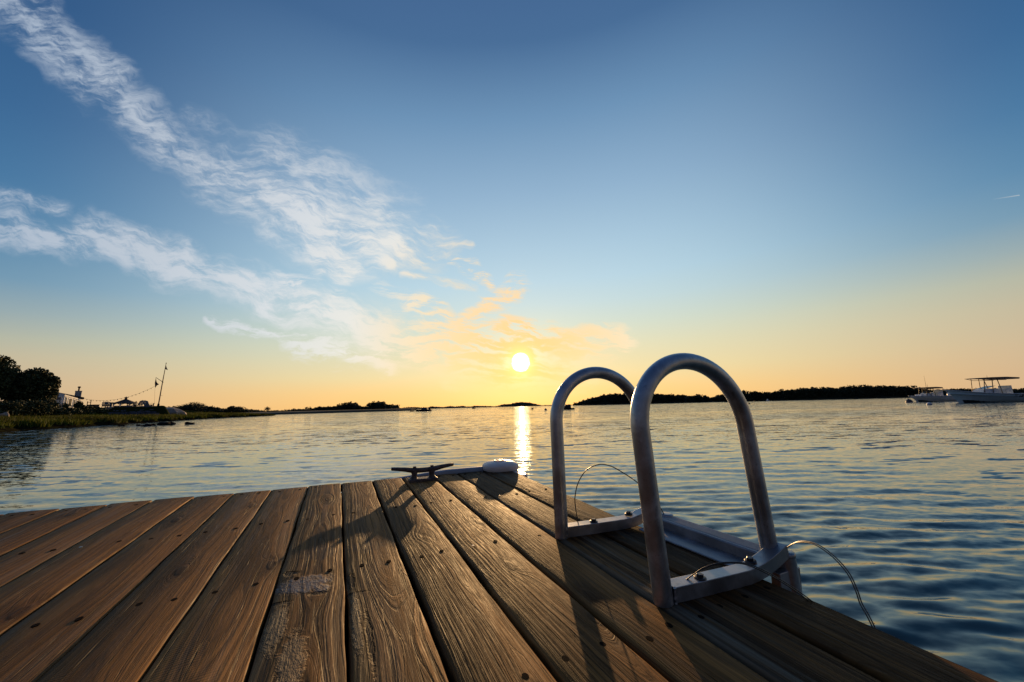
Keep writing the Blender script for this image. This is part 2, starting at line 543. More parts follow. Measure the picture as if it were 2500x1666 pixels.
    for (qx, qy, rx, ry, kind) in patches:
        ex = t.m('DIVIDE', t.m('SUBTRACT', x, qx), rx)
        ey = t.m('DIVIDE', t.m('SUBTRACT', y, qy), ry)
        ed = t.m('SQRT', t.m('ADD', t.m('MULTIPLY', ex, ex), t.m('MULTIPLY', ey, ey)))
        ed = t.m('ADD', ed, t.m('MULTIPLY', t.m('SUBTRACT', nz(60, 70, 4, .65, so=21.), .5), 1.5))
        k = t.mr(ed, 1.05, .55)
        if kind == 'grey':
            base = t.mix(t.m('MULTIPLY', k, t.mr(nz(90, 130, 3, so=23.), .28, .60, .3, .9)), base, (.215, .21, .205))
            hgt = t.m('ADD', hgt, t.m('MULTIPLY', k, t.m('MULTIPLY', nz(110, 160, 3, .7, so=25.), .0042)))
        elif kind == 'dark':
            base = t.mix(t.m('MULTIPLY', k, .88), base, (.014, .010, .008))
            hgt = t.m('ADD', hgt, t.m('MULTIPLY', k, -.006))
        elif kind == 'pale':
            base = t.mix(t.m('MULTIPLY', k, .75), base, (.27, .185, .105))
            hgt = t.m('ADD', hgt, t.m('MULTIPLY', k, t.m('MULTIPLY', nz(60, 260, 3, .7, so=27.), .006)))
        elif kind == 'stain':
            base = t.mix(t.m('MULTIPLY', k, .6), base, (.055, .040, .032))
    t.put(p.inputs['Base Color'], base)
    t.put(p.inputs['Roughness'], t.mr(fib, .3, .7, .58, .80))
    p.inputs['Specular IOR Level'].default_value = 0.09
    bn = t.new('ShaderNodeBump')
    bn.inputs['Strength'].default_value = 1.0
    bn.inputs['Distance'].default_value = 1.0
    t.put(bn.inputs['Height'], hgt)
    t.put(p.inputs['Normal'], bn.outputs[0])
    return m


def aluminium(name, c=(.47, .49, .53), rough=.36):
    m, t, p = mat(name)
    co = t.new('ShaderNodeTexCoord').outputs['Object']
    n1 = t.noise(co, 14, 6, .65)
    n2 = t.noise(co, 90, 4, .6)
    base = t.mix(t.mr(n1, .38, .68), tuple(x * .72 for x in c), tuple(x * 1.12 for x in c))
    base = t.mix(t.mr(n2, .57, .70, 0, .40), base, (.17, .17, .175))
    t.put(p.inputs['Base Color'], base)
    p.inputs['Metallic'].default_value = .88
    t.put(p.inputs['Roughness'], t.mr(n1, .3, .7, rough * .85, rough * 1.3))
    bn = t.new('ShaderNodeBump')
    bn.inputs['Strength'].default_value = .5
    bn.inputs['Distance'].default_value = .0006
    t.put(bn.inputs['Height'], t.m('ADD', n2, n1))
    t.put(p.inputs['Normal'], bn.outputs[0])
    return m


def leaf_material(name, c, var=.5):
    m, t, p = mat(name)
    g = t.new('ShaderNodeNewGeometry')
    rnd = g.outputs['Random Per Island']
    pos = g.outputs['Position']
    a = tuple(x * (1 - var) for x in c); b = tuple(x * (1 + var) for x in c)
    base = t.mix(rnd, a, b)
    base = t.mix(t.mr(t.noise(pos, .35, 2), .35, .65, 0, .5), base, tuple(x * 1.4 for x in c))
    t.put(p.inputs['Base Color'], base)
    p.inputs['Roughness'].default_value = .7
    p.inputs['Specular IOR Level'].default_value = .25
    return m


M_ALU = aluminium('aluminium_tube')
M_ALUBAR = aluminium('aluminium_bar', (.36, .37, .40), .42)
M_STEP = aluminium('aluminium_step', (.28, .29, .33), .48)
M_STEEL = simple('dark_steel', (.05, .05, .055), .45, .8, .4, 60)
M_CABLE = simple('cable', (.10, .095, .09), .38, .7, .4, 300)
M_IRON = simple('painted_iron', (.085, .058, .052), .55, 0.15, .5, 60, .0012, .5, 260)
M_VINYL = simple('white_vinyl', (.80, .66, .58), .42, 0, .08, 12, .0004, .5, 60)
_p = [n_ for n_ in M_VINYL.node_tree.nodes if n_.type == 'BSDF_PRINCIPLED'][0]
_p.inputs['Subsurface Weight'].default_value = .35
_p.inputs['Subsurface Radius'].default_value = (.03, .018, .012)
_p.inputs['Subsurface Scale'].default_value = 1.0
M_STRIP = simple('grey_vinyl', (.30, .32, .36), .5, 0, .12, 8)
M_BLACK = simple('black_rubber', (.018, .018, .02), .7, 0, .2, 20)
M_JOIST = simple('joist_wood', (.035, .024, .016), .95, 0, .3, 5, 0, 0.0)
M_FLOAT = simple('float_plastic', (.015, .015, .016), .9, 0, .2, 3, 0, 0.05)
M_SCREW_HOLE = simple('screw_hole_shade', (.012, .008, .006), .9, 0, .3, 300, 0, .02)  # near-black colour paints the shade inside the screw holes
M_SCREWB = simple('bright_screw', (.20, .19, .18), .35, 1, .2, 300)

# ------------------------------------------------------------------ the dock frame (the float lies a little tilted)
pp = math.atan(133 / FPX)
DN = (Up * math.cos(pp) + Fw * math.sin(pp)).normalized()
DA = ray(825, 966)
DA = (DA - DN * DA.dot(DN)).normalized()
DB = DA.cross(DN)
DECK_H = 0.41
DO = EYE - DN * DECK_H
DY = DN.cross(DA)


def D(a, b, h=0.0):
    return Vector((a, -b, h))          # dock coordinates: along the planks, to the right, up -> local x, y, z


def deck_matrix(a, b, h=0.0):
    o = DO + DA * a + DB * b + DN * h
    return Matrix(((DA.x, DY.x, DN.x, o.x), (DA.y, DY.y, DN.y, o.y), (DA.z, DY.z, DN.z, o.z), (0, 0, 0, 1)))


def deck_at(px, py, h=0.0):
    r = ray(px, py)
    k = (DECK_H - h) / -r.dot(DN)
    P = EYE + r * k - DO
    return P.dot(DA), P.dot(DB)


def deck_on(px, py, P0, P1):
    """point (a, b, h) seen at a pixel on the upright plane through two deck points (a, b)"""
    t = Vector((P1[0] - P0[0], P1[1] - P0[1]))
    nrm = DA * (-t.y) + DB * t.x
    O_ = DO + DA * P0[0] + DB * P0[1]
    r = ray(px, py)
    k = (O_ - EYE).dot(nrm) / r.dot(nrm)
    P = EYE + r * k - DO
    return P.dot(DA), P.dot(DB), P.dot(DN)


# ------------------------------------------------------------------ floating dock
dock = thing('floating_dock', 'weathered brown plank deck of a floating dock filling the foreground', 'dock', mat=deck_matrix(0, 0))
GAPS = [.900, .746, .603, .466, .319, .177, .039, -.097, -.237, -.372, -.505, -.637, -.766, -.894, -1.03, -1.17, -1.31, -1.45, -1.59, -1.73]
LOOK = [  # grain relief, tone, saw marks, greyness per plank from the right-hand edge
    (.95, .20, .0, .75), (.7, .18, .0, .95), (.6, .56, .3, .15), (.95, .66, .1, .10), (1.0, .56, .1, .10), (1.0, .62, .1, .15), (1.0, .42, .2, .2),
    (.42, .60, 1.0, .2), (.32, .54, .8, .3), (.34, .60, .9, .25), (.38, .48, .6, .35), (.30, .56, .5, .3), (.75, .40, .3, .7),
    (.6, .42, .3, .3), (.5, .42, .3, .3), (.5, .42, .3, .3), (.5, .42, .3, .3), (.5, .42, .3, .3), (.5, .42, .3, .3)]
A0, A1 = -1.7, 1.99
M_WOOD = wood_material('weathered_plank')
mid = (A0 + A1) / 2


def pl(a, b, i):
    return (a - mid, -(b - (GAPS[i] + GAPS[i + 1]) / 2))


M_WOOD_WORN = wood_material('weathered_plank_worn', [
    (*pl(.990, -.040, 6), .045, .060, 'grey'), (*pl(.955, -.005, 6), .022, .020, 'grey'), (*pl(.925, -.085, 6), .008, .028, 'dark'), (*pl(.935, -.012, 6), .010, .018, 'dark'),
    (*pl(.84, -.075, 6), .09, .018, 'pale'), (*pl(.72, -.04, 6), .10, .022, 'pale'), (*pl(1.16, -.02, 6), .06, .05, 'stain'), (*pl(1.06, -.075, 6), .016, .022, 'dark')])
M_WOOD_GOUGE = wood_material('weathered_plank_gouged', [
    (*pl(.905, .058, 5), .008, .030, 'dark'), (*pl(.965, .052, 5), .045, .010, 'dark'), (*pl(.80, .056, 5), .12, .010, 'pale'), (*pl(.74, .075, 5), .10, .006, 'dark'), (*pl(1.16, .10, 5), .05, .05, 'stain')])
rnd = random.Random(5)
ROWS = [1.945, 1.485, 1.03, .545, .08, -.4, -.9, -1.4]
for i in range(len(GAPS) - 1):
    bR, bL = GAPS[i], GAPS[i + 1]
    g = [.010, .006, .009, .009, .009, .007, .004, .004, .004, .004, .006, .006, .006, .006, .006, .006, .006, .006, .006][i]
    w = bR - bL - g
    hw = w / 2
    nseg = 74
    mb = MB()
    rings = []
    r_ = .0035 if i > 5 else .0055
    prof = [(-hw, -.038), (-hw, -r_), (-hw + r_ * .3, -r_ * .3), (-hw + r_, 0), (0, .0007), (hw - r_, 0), (hw - r_ * .3, -r_ * .3), (hw, -r_), (hw, -.038)]
    ph1, ph2 = rnd.random() * 9, rnd.random() * 9
    dz_ = rnd.uniform(-.0012, .0012)
    aend = A1 + rnd.uniform(-.004, .003)
    for k in range(nseg + 1):
        xx = A0 + (aend - A0) * k / nseg
        wob = .0009 * math.sin(xx * 9 + ph1) + .0008 * math.sin(xx * 23 + ph2) + rnd.uniform(-.0005, .0005)
        wob2 = .0009 * math.sin(xx * 11 + ph2) + .0008 * math.sin(xx * 29 + ph1) + rnd.uniform(-.0005, .0005)
        rings.append([(xx - mid, yy + (wob if yy < 0 else wob2), zz + dz_ + .0008 * math.sin(xx * 3 + ph2)) for yy, zz in prof])
    mb.loft([[Vector(p) for p in q] for q in rings], smooth=True)
    # screws: flat discs, mostly near-black for the shade in sunk holes, two to each bearer
    for a_ in ROWS:
        for sgn in (-1, 1):
            if rnd.random() < .06: continue
            cx_, cy_ = a_ + rnd.uniform(-.012, .012) - mid, sgn * (hw - .032) + rnd.uniform(-.008, .008)
            bright_ = rnd.random() < .06
            mb.cur = 2 if bright_ else 1
            rr = .0034 if bright_ else .0054
            ex_ = 1 + rnd.random() * .5
            ztop = dz_ + .0011
            mb.add([(cx_ + rr * ex_ * math.cos(q * PI / 5), cy_ + rr * math.sin(q * PI / 5), ztop) for q in range(10)] +
                   [(cx_ + rr * ex_ * math.cos(q * PI / 5), cy_ + rr * math.sin(q * PI / 5), dz_ - .004) for q in range(10)],
                   [tuple(range(10))] + [(q, q + 10, (q + 1) % 10 + 10, (q + 1) % 10) for q in range(10)])
            mb.cur = 0
    mw = M_WOOD_WORN if i == 6 else M_WOOD_GOUGE if i == 5 else M_WOOD
    o = mb.build('plank', [mw, M_SCREW_HOLE, M_SCREWB], dock, loc=D(mid, (bR - g / 2 + bL + g / 2) / 2))
    o.color = LOOK[i]
    o.pass_index = 3 + i * 5
    if i == 6: o['label'] = 'worn plank with a pale scuffed patch and torn grain'
for b_ in (.80, .40, -.02, -.44, -.86, -1.28, -1.66):
    mb = MB(); mb.box(D(mid, b_, -.038 - .07), (A1 - A0 - .06, .045, .139)); mb.build('stringer', M_JOIST, dock, bevel=.004)
for a_ in ROWS:
    mb = MB(); mb.box(D(a_, -.43, -.038 - .24), (.09, 2.4, .12)); mb.build('bearer', M_JOIST, dock)
mb = MB(); mb.box(D(mid, .872, -.245), (A1 - A0 - .05, .030, .410)); mb.build('side_board', M_JOIST, dock, bevel=.004)  # deepened like the end board to keep light from under the planks
mb = MB(); mb.box(D(A1 - .022, -.42, -.245), (.030, 2.54, .410)); mb.build('end_board', M_JOIST, dock, bevel=.004)  # made deeper to block water glow showing through the plank gaps
mb = MB(); mb.box(D(A1 + .008, -.55, -.022), (.012, 2.34, .034)); mb.build('edge_trim', M_BLACK, dock, bevel=.003)
for a_ in (-1.1, .15, 1.4):
    for b_ in (-1.2, .3):
        mb = MB(); mb.box(D(a_, b_, -.46), (.9, .9, .30)); mb.build('float', M_FLOAT, dock, bevel=.03)
# grey rub strip rising towards the corner bumper
mb = MB()
rings = []
for k in range(15):
    t_ = k / 14
    b_ = .22 + .54 * t_
    h_ = -.012 + .030 * min(1, t_ * 1.6) ** .7
    rings.append([D(A1 + .006, b_, -.05), D(A1 + .006, b_, h_ - .006), D(A1 + .012, b_, h_), D(A1 + .034, b_, h_), D(A1 + .042, b_, h_ - .008), D(A1 + .042, b_, -.05)])
mb.loft(rings)
mb.build('rub_strip', M_STRIP, dock)

# ------------------------------------------------------------------ corner bumper
bump = thing('corner_bumper', 'rounded white vinyl bumper capping the far right corner of the dock', 'dock bumper', mat=deck_matrix(1.93, .85))
mb = MB()
outl = []
for k in range(16):
    a_ = 2 * PI * k / 16
    ca, sa = math.cos(a_), math.sin(a_)
    outl.append((1.983 + .080 * math.copysign(abs(ca) ** .8, ca), .852 + .100 * math.copysign(abs(sa) ** .8, sa)))
cxm = sum(p[0] for p in outl) / len(outl); cym = sum(p[1] for p in outl) / len(outl)


def outline_ring(s_, h):
    res = []
    n_ = len(outl)
    for k in range(n_):
        for u_ in (0, .5):
            p0_, p1_, p2_, p3_ = (outl[(k + j - 1) % n_] for j in range(4))
            a_, b_ = [.5 * ((2 * p1_[q]) + (-p0_[q] + p2_[q]) * u_ + (2 * p0_[q] - 5 * p1_[q] + 4 * p2_[q] - p3_[q]) * u_ ** 2 + (-p0_[q] + 3 * p1_[q] - 3 * p2_[q] + p3_[q]) * u_ ** 3) for q in (0, 1)]
            res.append(D(cxm + (a_ - cxm) * s_ - 1.93, cym + (b_ - cym) * s_ - .85, h))
    return res


mb.loft([outline_ring(s_, h) for s_, h in ((.985, .001), (1.0, .004), (1.012, .014), (1.005, .024), (.975, .030), (.93, .0325), (.90, .0350), (.72, .0425), (.45, .0475), (.2, .0495), (.02, .050))])
mb.build('cap', M_VINYL, bump)
mb = MB()
skirt = [(2.0, .752), (2.04, .765), (2.068, .80), (2.076, .85), (2.064, .905), (2.028, .943), (1.97, .958), (1.90, .956), (1.83, .944), (1.80, .925), (1.80, .893), (1.998, .893)]
mb.prism([(a_ - 1.93, -(b_ - .85)) for a_, b_ in skirt][::-1], -.17, -.001)
mb.build('skirt', M_VINYL, bump, bevel=.008)
mb = MB()
mb.lathe([(.030, .040), (.030, .0510), (.024, .0510), (.023, .0490), (.012, .0490), (.011, .0505), (.0, .0505)], D(.05, -.008, .0012), 20)
mb.build('stamped_boss', M_VINYL, bump)

# ------------------------------------------------------------------ mooring cleat
cleat = thing('mooring_cleat', 'dark iron horn cleat bolted near the far edge of the dock', 'cleat', mat=deck_matrix(1.885, .400))
mb = MB()


def rsec(cx_, cz_, wx, wy, nn=12):
    return [Vector((wx * math.cos(2 * PI * k / nn) * (abs(math.cos(2 * PI * k / nn)) ** -.35 if abs(math.cos(2 * PI * k / nn)) > .05 else 1), -cx_, cz_ + wy * math.sin(2 * PI * k / nn))) for k in range(nn)]


# horns and crossbar as one tapering bar along b
hor = [(-.151, .0665, .007, .0045), (-.149, .0662, .010, .0075), (-.12, .0632, .012, .0088), (-.085, .0585, .0135, .0105), (-.055, .0530, .0150, .0125), (-.02, .0505, .0145, .0118), (.02, .0505, .0145, .0118),
       (.055, .0530, .0150, .0125), (.085, .0585, .0135, .0105), (.12, .0632, .012, .0088), (.149, .0662, .010, .0075), (.151, .0665, .007, .0045)]
mb.loft([rsec(*q) for q in hor])
mb.build('horn_bar', M_IRON, cleat)
for s_ in (-1, 1):
    mb = MB()
    mb.loft([[D(wx * math.cos(q * PI / 8), s_ * off + wy * math.sin(q * PI / 8), h) for q in range(16)] for h, wx, wy, off in
             ((.010, .021, .026, .046), (.016, .018, .018, .045), (.024, .016, .0135, .043), (.034, .016, .0130, .042), (.042, .016, .016, .042), (.048, .0155, .021, .042), (.053, .014, .024, .042))])
    mb.lathe([(.0085, .056), (.0085, .0685), (.007, .0700), (0, .0700)], D(0, s_ * .042, 0), 6, smooth=False)
    mb.build('post', M_IRON, cleat)
mb = MB()
mb.loft([[D(wx * cx_, wy * cy_, h) for cx_, cy_ in ((1, -.92), (1, .92), (.86, 1), (-.86, 1), (-1, .92), (-1, -.92), (-.86, -1), (.86, -1))] for h, wx, wy in ((.0008, .026, .069), (.010, .026, .069), (.0145, .0225, .064))], smooth=False)
mb.build('base', M_IRON, cleat, bevel=.003)

# ------------------------------------------------------------------ boarding ladder
lad = thing('boarding_ladder', 'grey aluminium boarding ladder with two hooped handrails bolted to the dock edge', 'ladder', mat=deck_matrix(.79, .80))


def L(a, b, h):
    return D(a - .79, b - .80, h)


def hoop(a, b, psi, la, lb, w0, w1, hs_, ha):
    Yv = Vector((la, lb, 1)).normalized()
    Xv = Vector((math.sin(psi), math.cos(psi), 0))
    pts = []
    for t_ in np.linspace(0, 1, 14): pts.append((t_ * (w0 - w1) / 2, t_ * hs_))
    for th in np.linspace(PI, 0, 42)[1:-1]: pts.append((w0 / 2 + w1 / 2 * math.cos(th), hs_ + ha * math.sin(th)))
    for t_ in np.linspace(1, .09, 14): pts.append((w0 - t_ * (w0 - w1) / 2, t_ * hs_))
    res = []
    for x_, y_ in pts:
        q = Vector((a, b, 0)) + Xv * x_ + Yv * y_
        res.append(L(q.x, q.y, q.z + .001))
    return res


def base_bar(a_front, b0, da, top_w=.034, hh=.031):
    """flat bar lying across the deck edge, bent up at the outboard end"""
    mb = MB()
    prof = [(.632, 0, 0), (.70, 0, .006), (.78, 0, .012), (.84, .0, .016), (.87, .0015, .0165), (.90, .006, .017), (.93, .013, .017), (.962, .021, .016), (.992, .030, .015)]
    rings = []
    for j, (b_, h_, back_) in enumerate(prof):
        a_ = a_front - back_ * da
        nx_ = prof[min(j + 1, len(prof) - 1)]; pv = prof[max(j - 1, 0)]
        sl_ = math.atan2(nx_[1] - pv[1], nx_[0] - pv[0])
        dbt, dht = -math.sin(sl_) * hh, math.cos(sl_) * hh
        b2 = b_ + b0
        rings.append([L(a_, b2, h_ + .0015), L(a_ + top_w, b2, h_ + .0015), L(a_ + top_w, b2 + dbt, h_ + dht), L(a_, b2 + dbt, h_ + dht)])
    mb.loft(rings, smooth=False)
    # weld bead against the inner leg
    rr = random.Random(int(a_front * 100))
    mb.tube([L(a_front - .0005, .632 + b0 + .001 * math.sin(k * 2.4), .002 + k * .0042) for k in range(8)], [.0028 + rr.random() * .0016 for _ in range(8)], 8)
    return mb


HO = [(.6042, .6157, .0029, .015, -.1222, .3594, .3446, .3356, .1568), (.9827, .6183, -.0133, .0058, -.0553, .3492, .3345, .3249, .1593)]
for hp in HO:
    mb = MB(); mb.tube(hoop(*hp), .0193, 28); mb.build('handrail', M_ALU, lad)
for a_f, b0 in ((.5885, 0.0), (.968, -.008)):
    o = base_bar(a_f, b0, 1.0).build('base_bar', M_ALUBAR, lad, bevel=.0022)
    for b_ in ((.712, .878) if a_f < .8 else (.735, .872)):
        mb = MB()
        sl_ = 0.0 if b_ < .8 else .16
        Mr = Matrix.Rotation(-sl_, 3, 'X')
        c_ = L(a_f + .006, b_ + b0, .0325 + (0 if b_ < .8 else .004))
        mb.lathe([(.0075, .0), (.0075, .0065), (.0062, .0075), (.0, .0075)], c_, 6, Mr, smooth=False)
        bo = mb.build('bolt', M_STEEL, lad)
        mb = MB(); mb.lathe([(.0120, -.002), (.0122, .0008), (.011, .0016), (.0, .0016)], c_, 20, Mr)
        mb.build('washer', M_STEEL, bo)
# side rails going down into the water, outboard of the dock edge
SR = [(.588, 1.000, .035), (.918, .968, .035)]
for a_, b_, h_ in SR:
    mb = MB()
    mb.tube([L(a_, b_, h_ - .003), L(a_, b_ + .02, -.12), L(a_, b_ + .10, -.55), L(a_, b_ + .17, -1.0)], .0195, 24)
    so_ = mb.build('side_rail', M_ALU, lad)
    mb = MB(); mb.lathe([(.0196, -.006), (.0203, -.004), (.0203, .001), (.0185, .004), (.010, .0048), (0, .005)], L(a_, b_, h_), 24)
    mb.build('end_cap', M_ALUBAR, so_)
# top step between the rails, with ridged tread, and the flange that hooks it to the deck
P_far = (.905, .926); P_near = (.640, .944)
mb = MB()


def stp(u_, off, h):
    a_ = P_far[0] + (P_near[0] - P_far[0]) * u_; b_ = P_far[1] + (P_near[1] - P_far[1]) * u_
    return L(a_, b_ + off, h)


prof = [(0, -.004), (0, .030), (.003, .0335)]
for k in range(7): prof += [(.010 + k * .0062, .0335), (.0115 + k * .0062, .0352), (.0135 + k * .0062, .0352), (.015 + k * .0062, .0335)]
prof += [(.056, .0335), (.058, .030), (.058, -.004)]
mb.loft([[stp(u_, o_, h_) for o_, h_ in prof] for u_ in (-.05, 1.12)], smooth=False)
mb.build('step', M_STEP, lad)
mb = MB()
mb.loft([[stp(u_, -.066, .0030), stp(u_, -.0005, .0030), stp(u_, -.0005, .0075), stp(u_, -.062, .0075), stp(u_, -.066, .0060)] for u_ in (-.08, 1.15)], smooth=False)
mb.build('mounting_flange', M_STEP, lad)
for a_, b_, h_, lean in ((.592, 1.02, -.28, .05), (.592, 1.02, -.56, .1)):
    mb = MB(); mb.box(L(.75, 1.02 + lean, h_), (.30, .05, .022)); mb.build('rung', M_STEP, lad, bevel=.004)
mb = MB(); mb.prism([(-.19, -.155), (-.19, -.235), (-.212, -.235), (-.212, -.155)], -.10, .0005); mb.build('bracket', M_ALUBAR, lad, bevel=.002)


def smooth_path(pts, n=60):
    P = [Vector(p) for p in pts]
    P = [P[0] * 2 - P[1]] + P + [P[-1] * 2 - P[-2]]
    res = []
    m_ = len(P) - 3
    for k in range(n + 1):
        u_ = k / n * m_
        i_ = min(int(u_), m_ - 1); t_ = u_ - i_
        p0_, p1_, p2_, p3_ = P[i_:i_ + 4]
        res.append(.5 * ((2 * p1_) + (p2_ - p0_) * t_ + (2 * p0_ - 5 * p1_ + 4 * p2_ - p3_) * t_ ** 2 + (3 * p1_ - p0_ - 3 * p2_ + p3_) * t_ ** 3))
    return res


WIRES = [
    (((1675, 1416), (1694, 1402), (1722, 1385), (1755, 1375), (1790, 1373), (1822, 1376), (1861, 1391), (1900, 1412), (1935, 1434), (1965, 1455), (1990, 1474)), (.606, .676), (.47, .905), 2),
    (((1916, 1345), (1932, 1330), (1956, 1322), (1990, 1327), (2022, 1346), (2050, 1371), (2075, 1402), (2093, 1440), (2104, 1472), (2120, 1500), (2134, 1528), (2150, 1560)), (.588, 1.006), (.40, .915), 2),
    (((1412, 1281), (1405, 1240), (1404, 1212), (1412, 1178), (1432, 1148), (1462, 1134.5), (1490, 1138), (1520, 1154), (1553, 1176), (1582, 1203), (1607, 1232), (1622, 1257)), (.982, .668), (.918, .966), 1)]
for pix, P0_, P1_, ns in WIRES:
    mb = MB()
    for s_ in range(ns):
        pts = []
        for q in pix:
            a_, b_, h_ = deck_on(q[0], q[1], P0_, P1_)
            pts.append(L(a_ + (.0030 * s_), b_, h_ - .0030 * s_))
        mb.tube(smooth_path(pts),   .0016 if ns == 1 else .0012, 8)
    mb.build('lanyard', M_CABLE, lad)

# ------------------------------------------------------------------ water
def water_material():
    m, t, p = mat('harbour_water')
    g = t.new('ShaderNodeNewGeometry')
    pos = g.outputs['Position']
    x, y, z = t.sep(pos)
    dist = t.m('SQRT', t.m('ADD', t.m('MULTIPLY', x, x), t.m('MULTIPLY', y, y)))
    far = t.mr(dist, 1.6, 15)
    patch = t.mr(t.noise(t.comb(t.m('MULTIPLY', x, .045), t.m('MULTIPLY', y, .12), 3.0), 1.0, 4, .6), .34, .66, .45, 1.45)
    calm = t.m('MULTIPLY', t.mr(t.m('DIVIDE', x, t.m('MAXIMUM', y, 1.0)), -1.0, .7, .75, 1.55), patch)

    def slope(fx, fy, sd, det):
        return t.m('SUBTRACT', t.noise(t.comb(t.m('MULTIPLY', x, fx), t.m('MULTIPLY', y, fy), sd), 1.0, det, .6, .2), .5)
    # ripple slopes: long crests lie across the view, so the slope runs mostly along y
    sy1 = slope(1.5, 4.2, 0.0, 3)
    sy2 = slope(9.0, 21.0, 4.0, 2)
    sy3 = slope(.40, 1.2, 8.0, 3)
    sx1 = slope(2.6, 4.5, 12.0, 3)
    # short steep faces turned to the dock show as dark dashes
    dash = t.mr(t.m('ADD', sy1, t.m('MULTIPLY', sy3, .45)), .06, .13)
    syv = t.m('ADD', t.m('MULTIPLY', t.m('ADD', t.m('MULTIPLY', sy1, .22), t.m('MULTIPLY', sy3, .16)), far), t.m('MULTIPLY', sy2, t.m('MULTIPLY_ADD', far, .16, .20)))
    syv = t.m('SUBTRACT', syv, t.m('MULTIPLY', t.m('MULTIPLY', dash, far), .55))
    sxv = t.m('MULTIPLY', sx1, t.m('MULTIPLY_ADD', far, .055, .030))
    syv = t.m('MULTIPLY', t.m('SUBTRACT', syv, t.m('MULTIPLY_ADD', far, .004, .008)), calm)
    nrm = t.vm('NORMALIZE', t.vm('ADD', g.outputs['Normal'], t.comb(sxv, syv, 0.0)))
    t.put(p.inputs['Normal'], nrm)
    t.put(p.inputs['Base Color'], t.mix(t.mr(t.noise(pos, .8, 2), .3, .7), (.014, .036, .036), (.019, .048, .046)))
    p.inputs['Roughness'].default_value = .03
    p.inputs['IOR'].default_value = 1.75
    p.inputs['Specular Tint'].default_value = (1.0, .95, .80, 1)
    return m


M_WATER = water_material()


def build_water():
    rs = [.25]
    while rs[-1] < 9000:
        r = rs[-1]
        rs.append(r + (.014 if r < 2.4 else .014 * (r / 2.4) ** 1.6))
    rs = np.array(rs)
    half = math.radians(64)
    NA = 760
    th = np.linspace(-half, half, NA)
    coarse = np.linspace(half, 2 * PI - half, 60)[1:-1]
    tha = np.concatenate([th, coarse])
    R, T = np.meshgrid(rs, tha, indexing='ij')
    X = R * np.sin(T); Y = R * np.cos(T)
    dr = np.gradient(rs)[:, None]
    spac = np.maximum(dr, R * (2 * half / NA))
    Z = np.zeros_like(X)
    g = np.random.default_rng(11)
    near = R < 120
    idxr = int(np.searchsorted(rs, 120))
    Xn, Yn, sp = X[:idxr], Y[:idxr], spac[:idxr]
    Zn = np.zeros_like(Xn)
    lam = np.exp(g.uniform(math.log(.075), math.log(.55), 130))
    # slow modulation fields so that wave groups come and go
    for i, l in enumerate(lam):
        k = 2 * PI / l
        ang = g.normal(.04, .22) + (.0 if g.random() > .15 else g.normal(0, .5))
        kx, ky = k * math.sin(ang), k * math.cos(ang)
        slope = .0125 * (1.0 if l < .32 else .60) * (1.2 if .10 < l < .24 else .75)
        amp = slope / k * 1.41
        mod = .65 + .6 * np.sin(Xn * g.normal(0, .5) / max(l, .3) ** .5 + Yn * g.normal(0, .9) / max(l, .3) ** .5 + g.uniform(0, 7))
        bend = .25 * l * np.sin(Xn * g.uniform(.4, 1.4) / l ** .5 + g.uniform(0, 7))
        att = np.clip((l / sp - 2.5) / 3.5, 0, 1)
        Zn += amp * att * mod * np.sin(kx * Xn + ky * (Yn + bend) + g.uniform(0, 2 * PI))
    calm = np.clip(.85 + .40 * (Xn / np.maximum(Yn, 1.0) + .8), .8, 1.35)
    calm = np.where(Yn < 0, 1, calm)
    Z[:idxr] = Zn * calm
    # quiet where the mesh is coarse
    Z[:, NA:] = 0
    edge = np.clip((half - np.abs(T)) / .06, 0, 1)
    Z *= np.where(T <= half, edge, 0)
    V = np.stack([X, Y, Z], -1).reshape(-1, 3)
    nr, na = X.shape
    i0 = np.arange(nr - 1)[:, None] * na + np.arange(na)[None, :]
    i1 = np.arange(nr - 1)[:, None] * na + (np.arange(na)[None, :] + 1) % na
    Fq = np.stack([i0, i1, i1 + na, i0 + na], -1).reshape(-1, 4)
    o = npmesh('water', V, Fq, M_WATER)
    return tag(o, 'rippled grey blue harbour water reflecting the sunset', 'water', kind='structure')


build_water()

# ------------------------------------------------------------------ vegetation helpers
def leaf_quads(rng, centers, size, aspect=.7):
    """(n,3) centres -> randomly turned leaf clumps"""
    n_ = len(centers)
    a = rng.normal(size=(n_, 3)); a /= np.linalg.norm(a, axis=1)[:, None]
    b = rng.normal(size=(n_, 3)); b -= a * (a * b).sum(1)[:, None]; b /= np.linalg.norm(b, axis=1)[:, None]
    s = (size * rng.uniform(.55, 1.35, n_))[:, None]
    a *= s; b *= s * aspect
    return np.stack([centers - a * .5, centers - b * .5, centers + a * .5, centers + b * .5], 1)


def in_ellipsoid(rng, c, r, n_, shell=.55):
    d = rng.normal(size=(n_, 3)); d /= np.linalg.norm(d, axis=1)[:, None]
    rad = rng.uniform(shell ** 3, 1, n_) ** (1 / 3)
    return np.asarray(c) + d * rad[:, None] * np.asarray(r)


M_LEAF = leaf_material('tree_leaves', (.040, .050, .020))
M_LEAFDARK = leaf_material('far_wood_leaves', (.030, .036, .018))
M_LEAFFAR = leaf_material('hazy_far_leaves', (.050, .050, .030))  # lighter leaf colour stands in for haze over the far shores
M_BARK = simple('bark', (.05, .038, .028), .9, 0, .3, 4, .02)
M_HULLGREEN = simple('wood_floor', (.020, .024, .012), .95, 0, .3, .3)


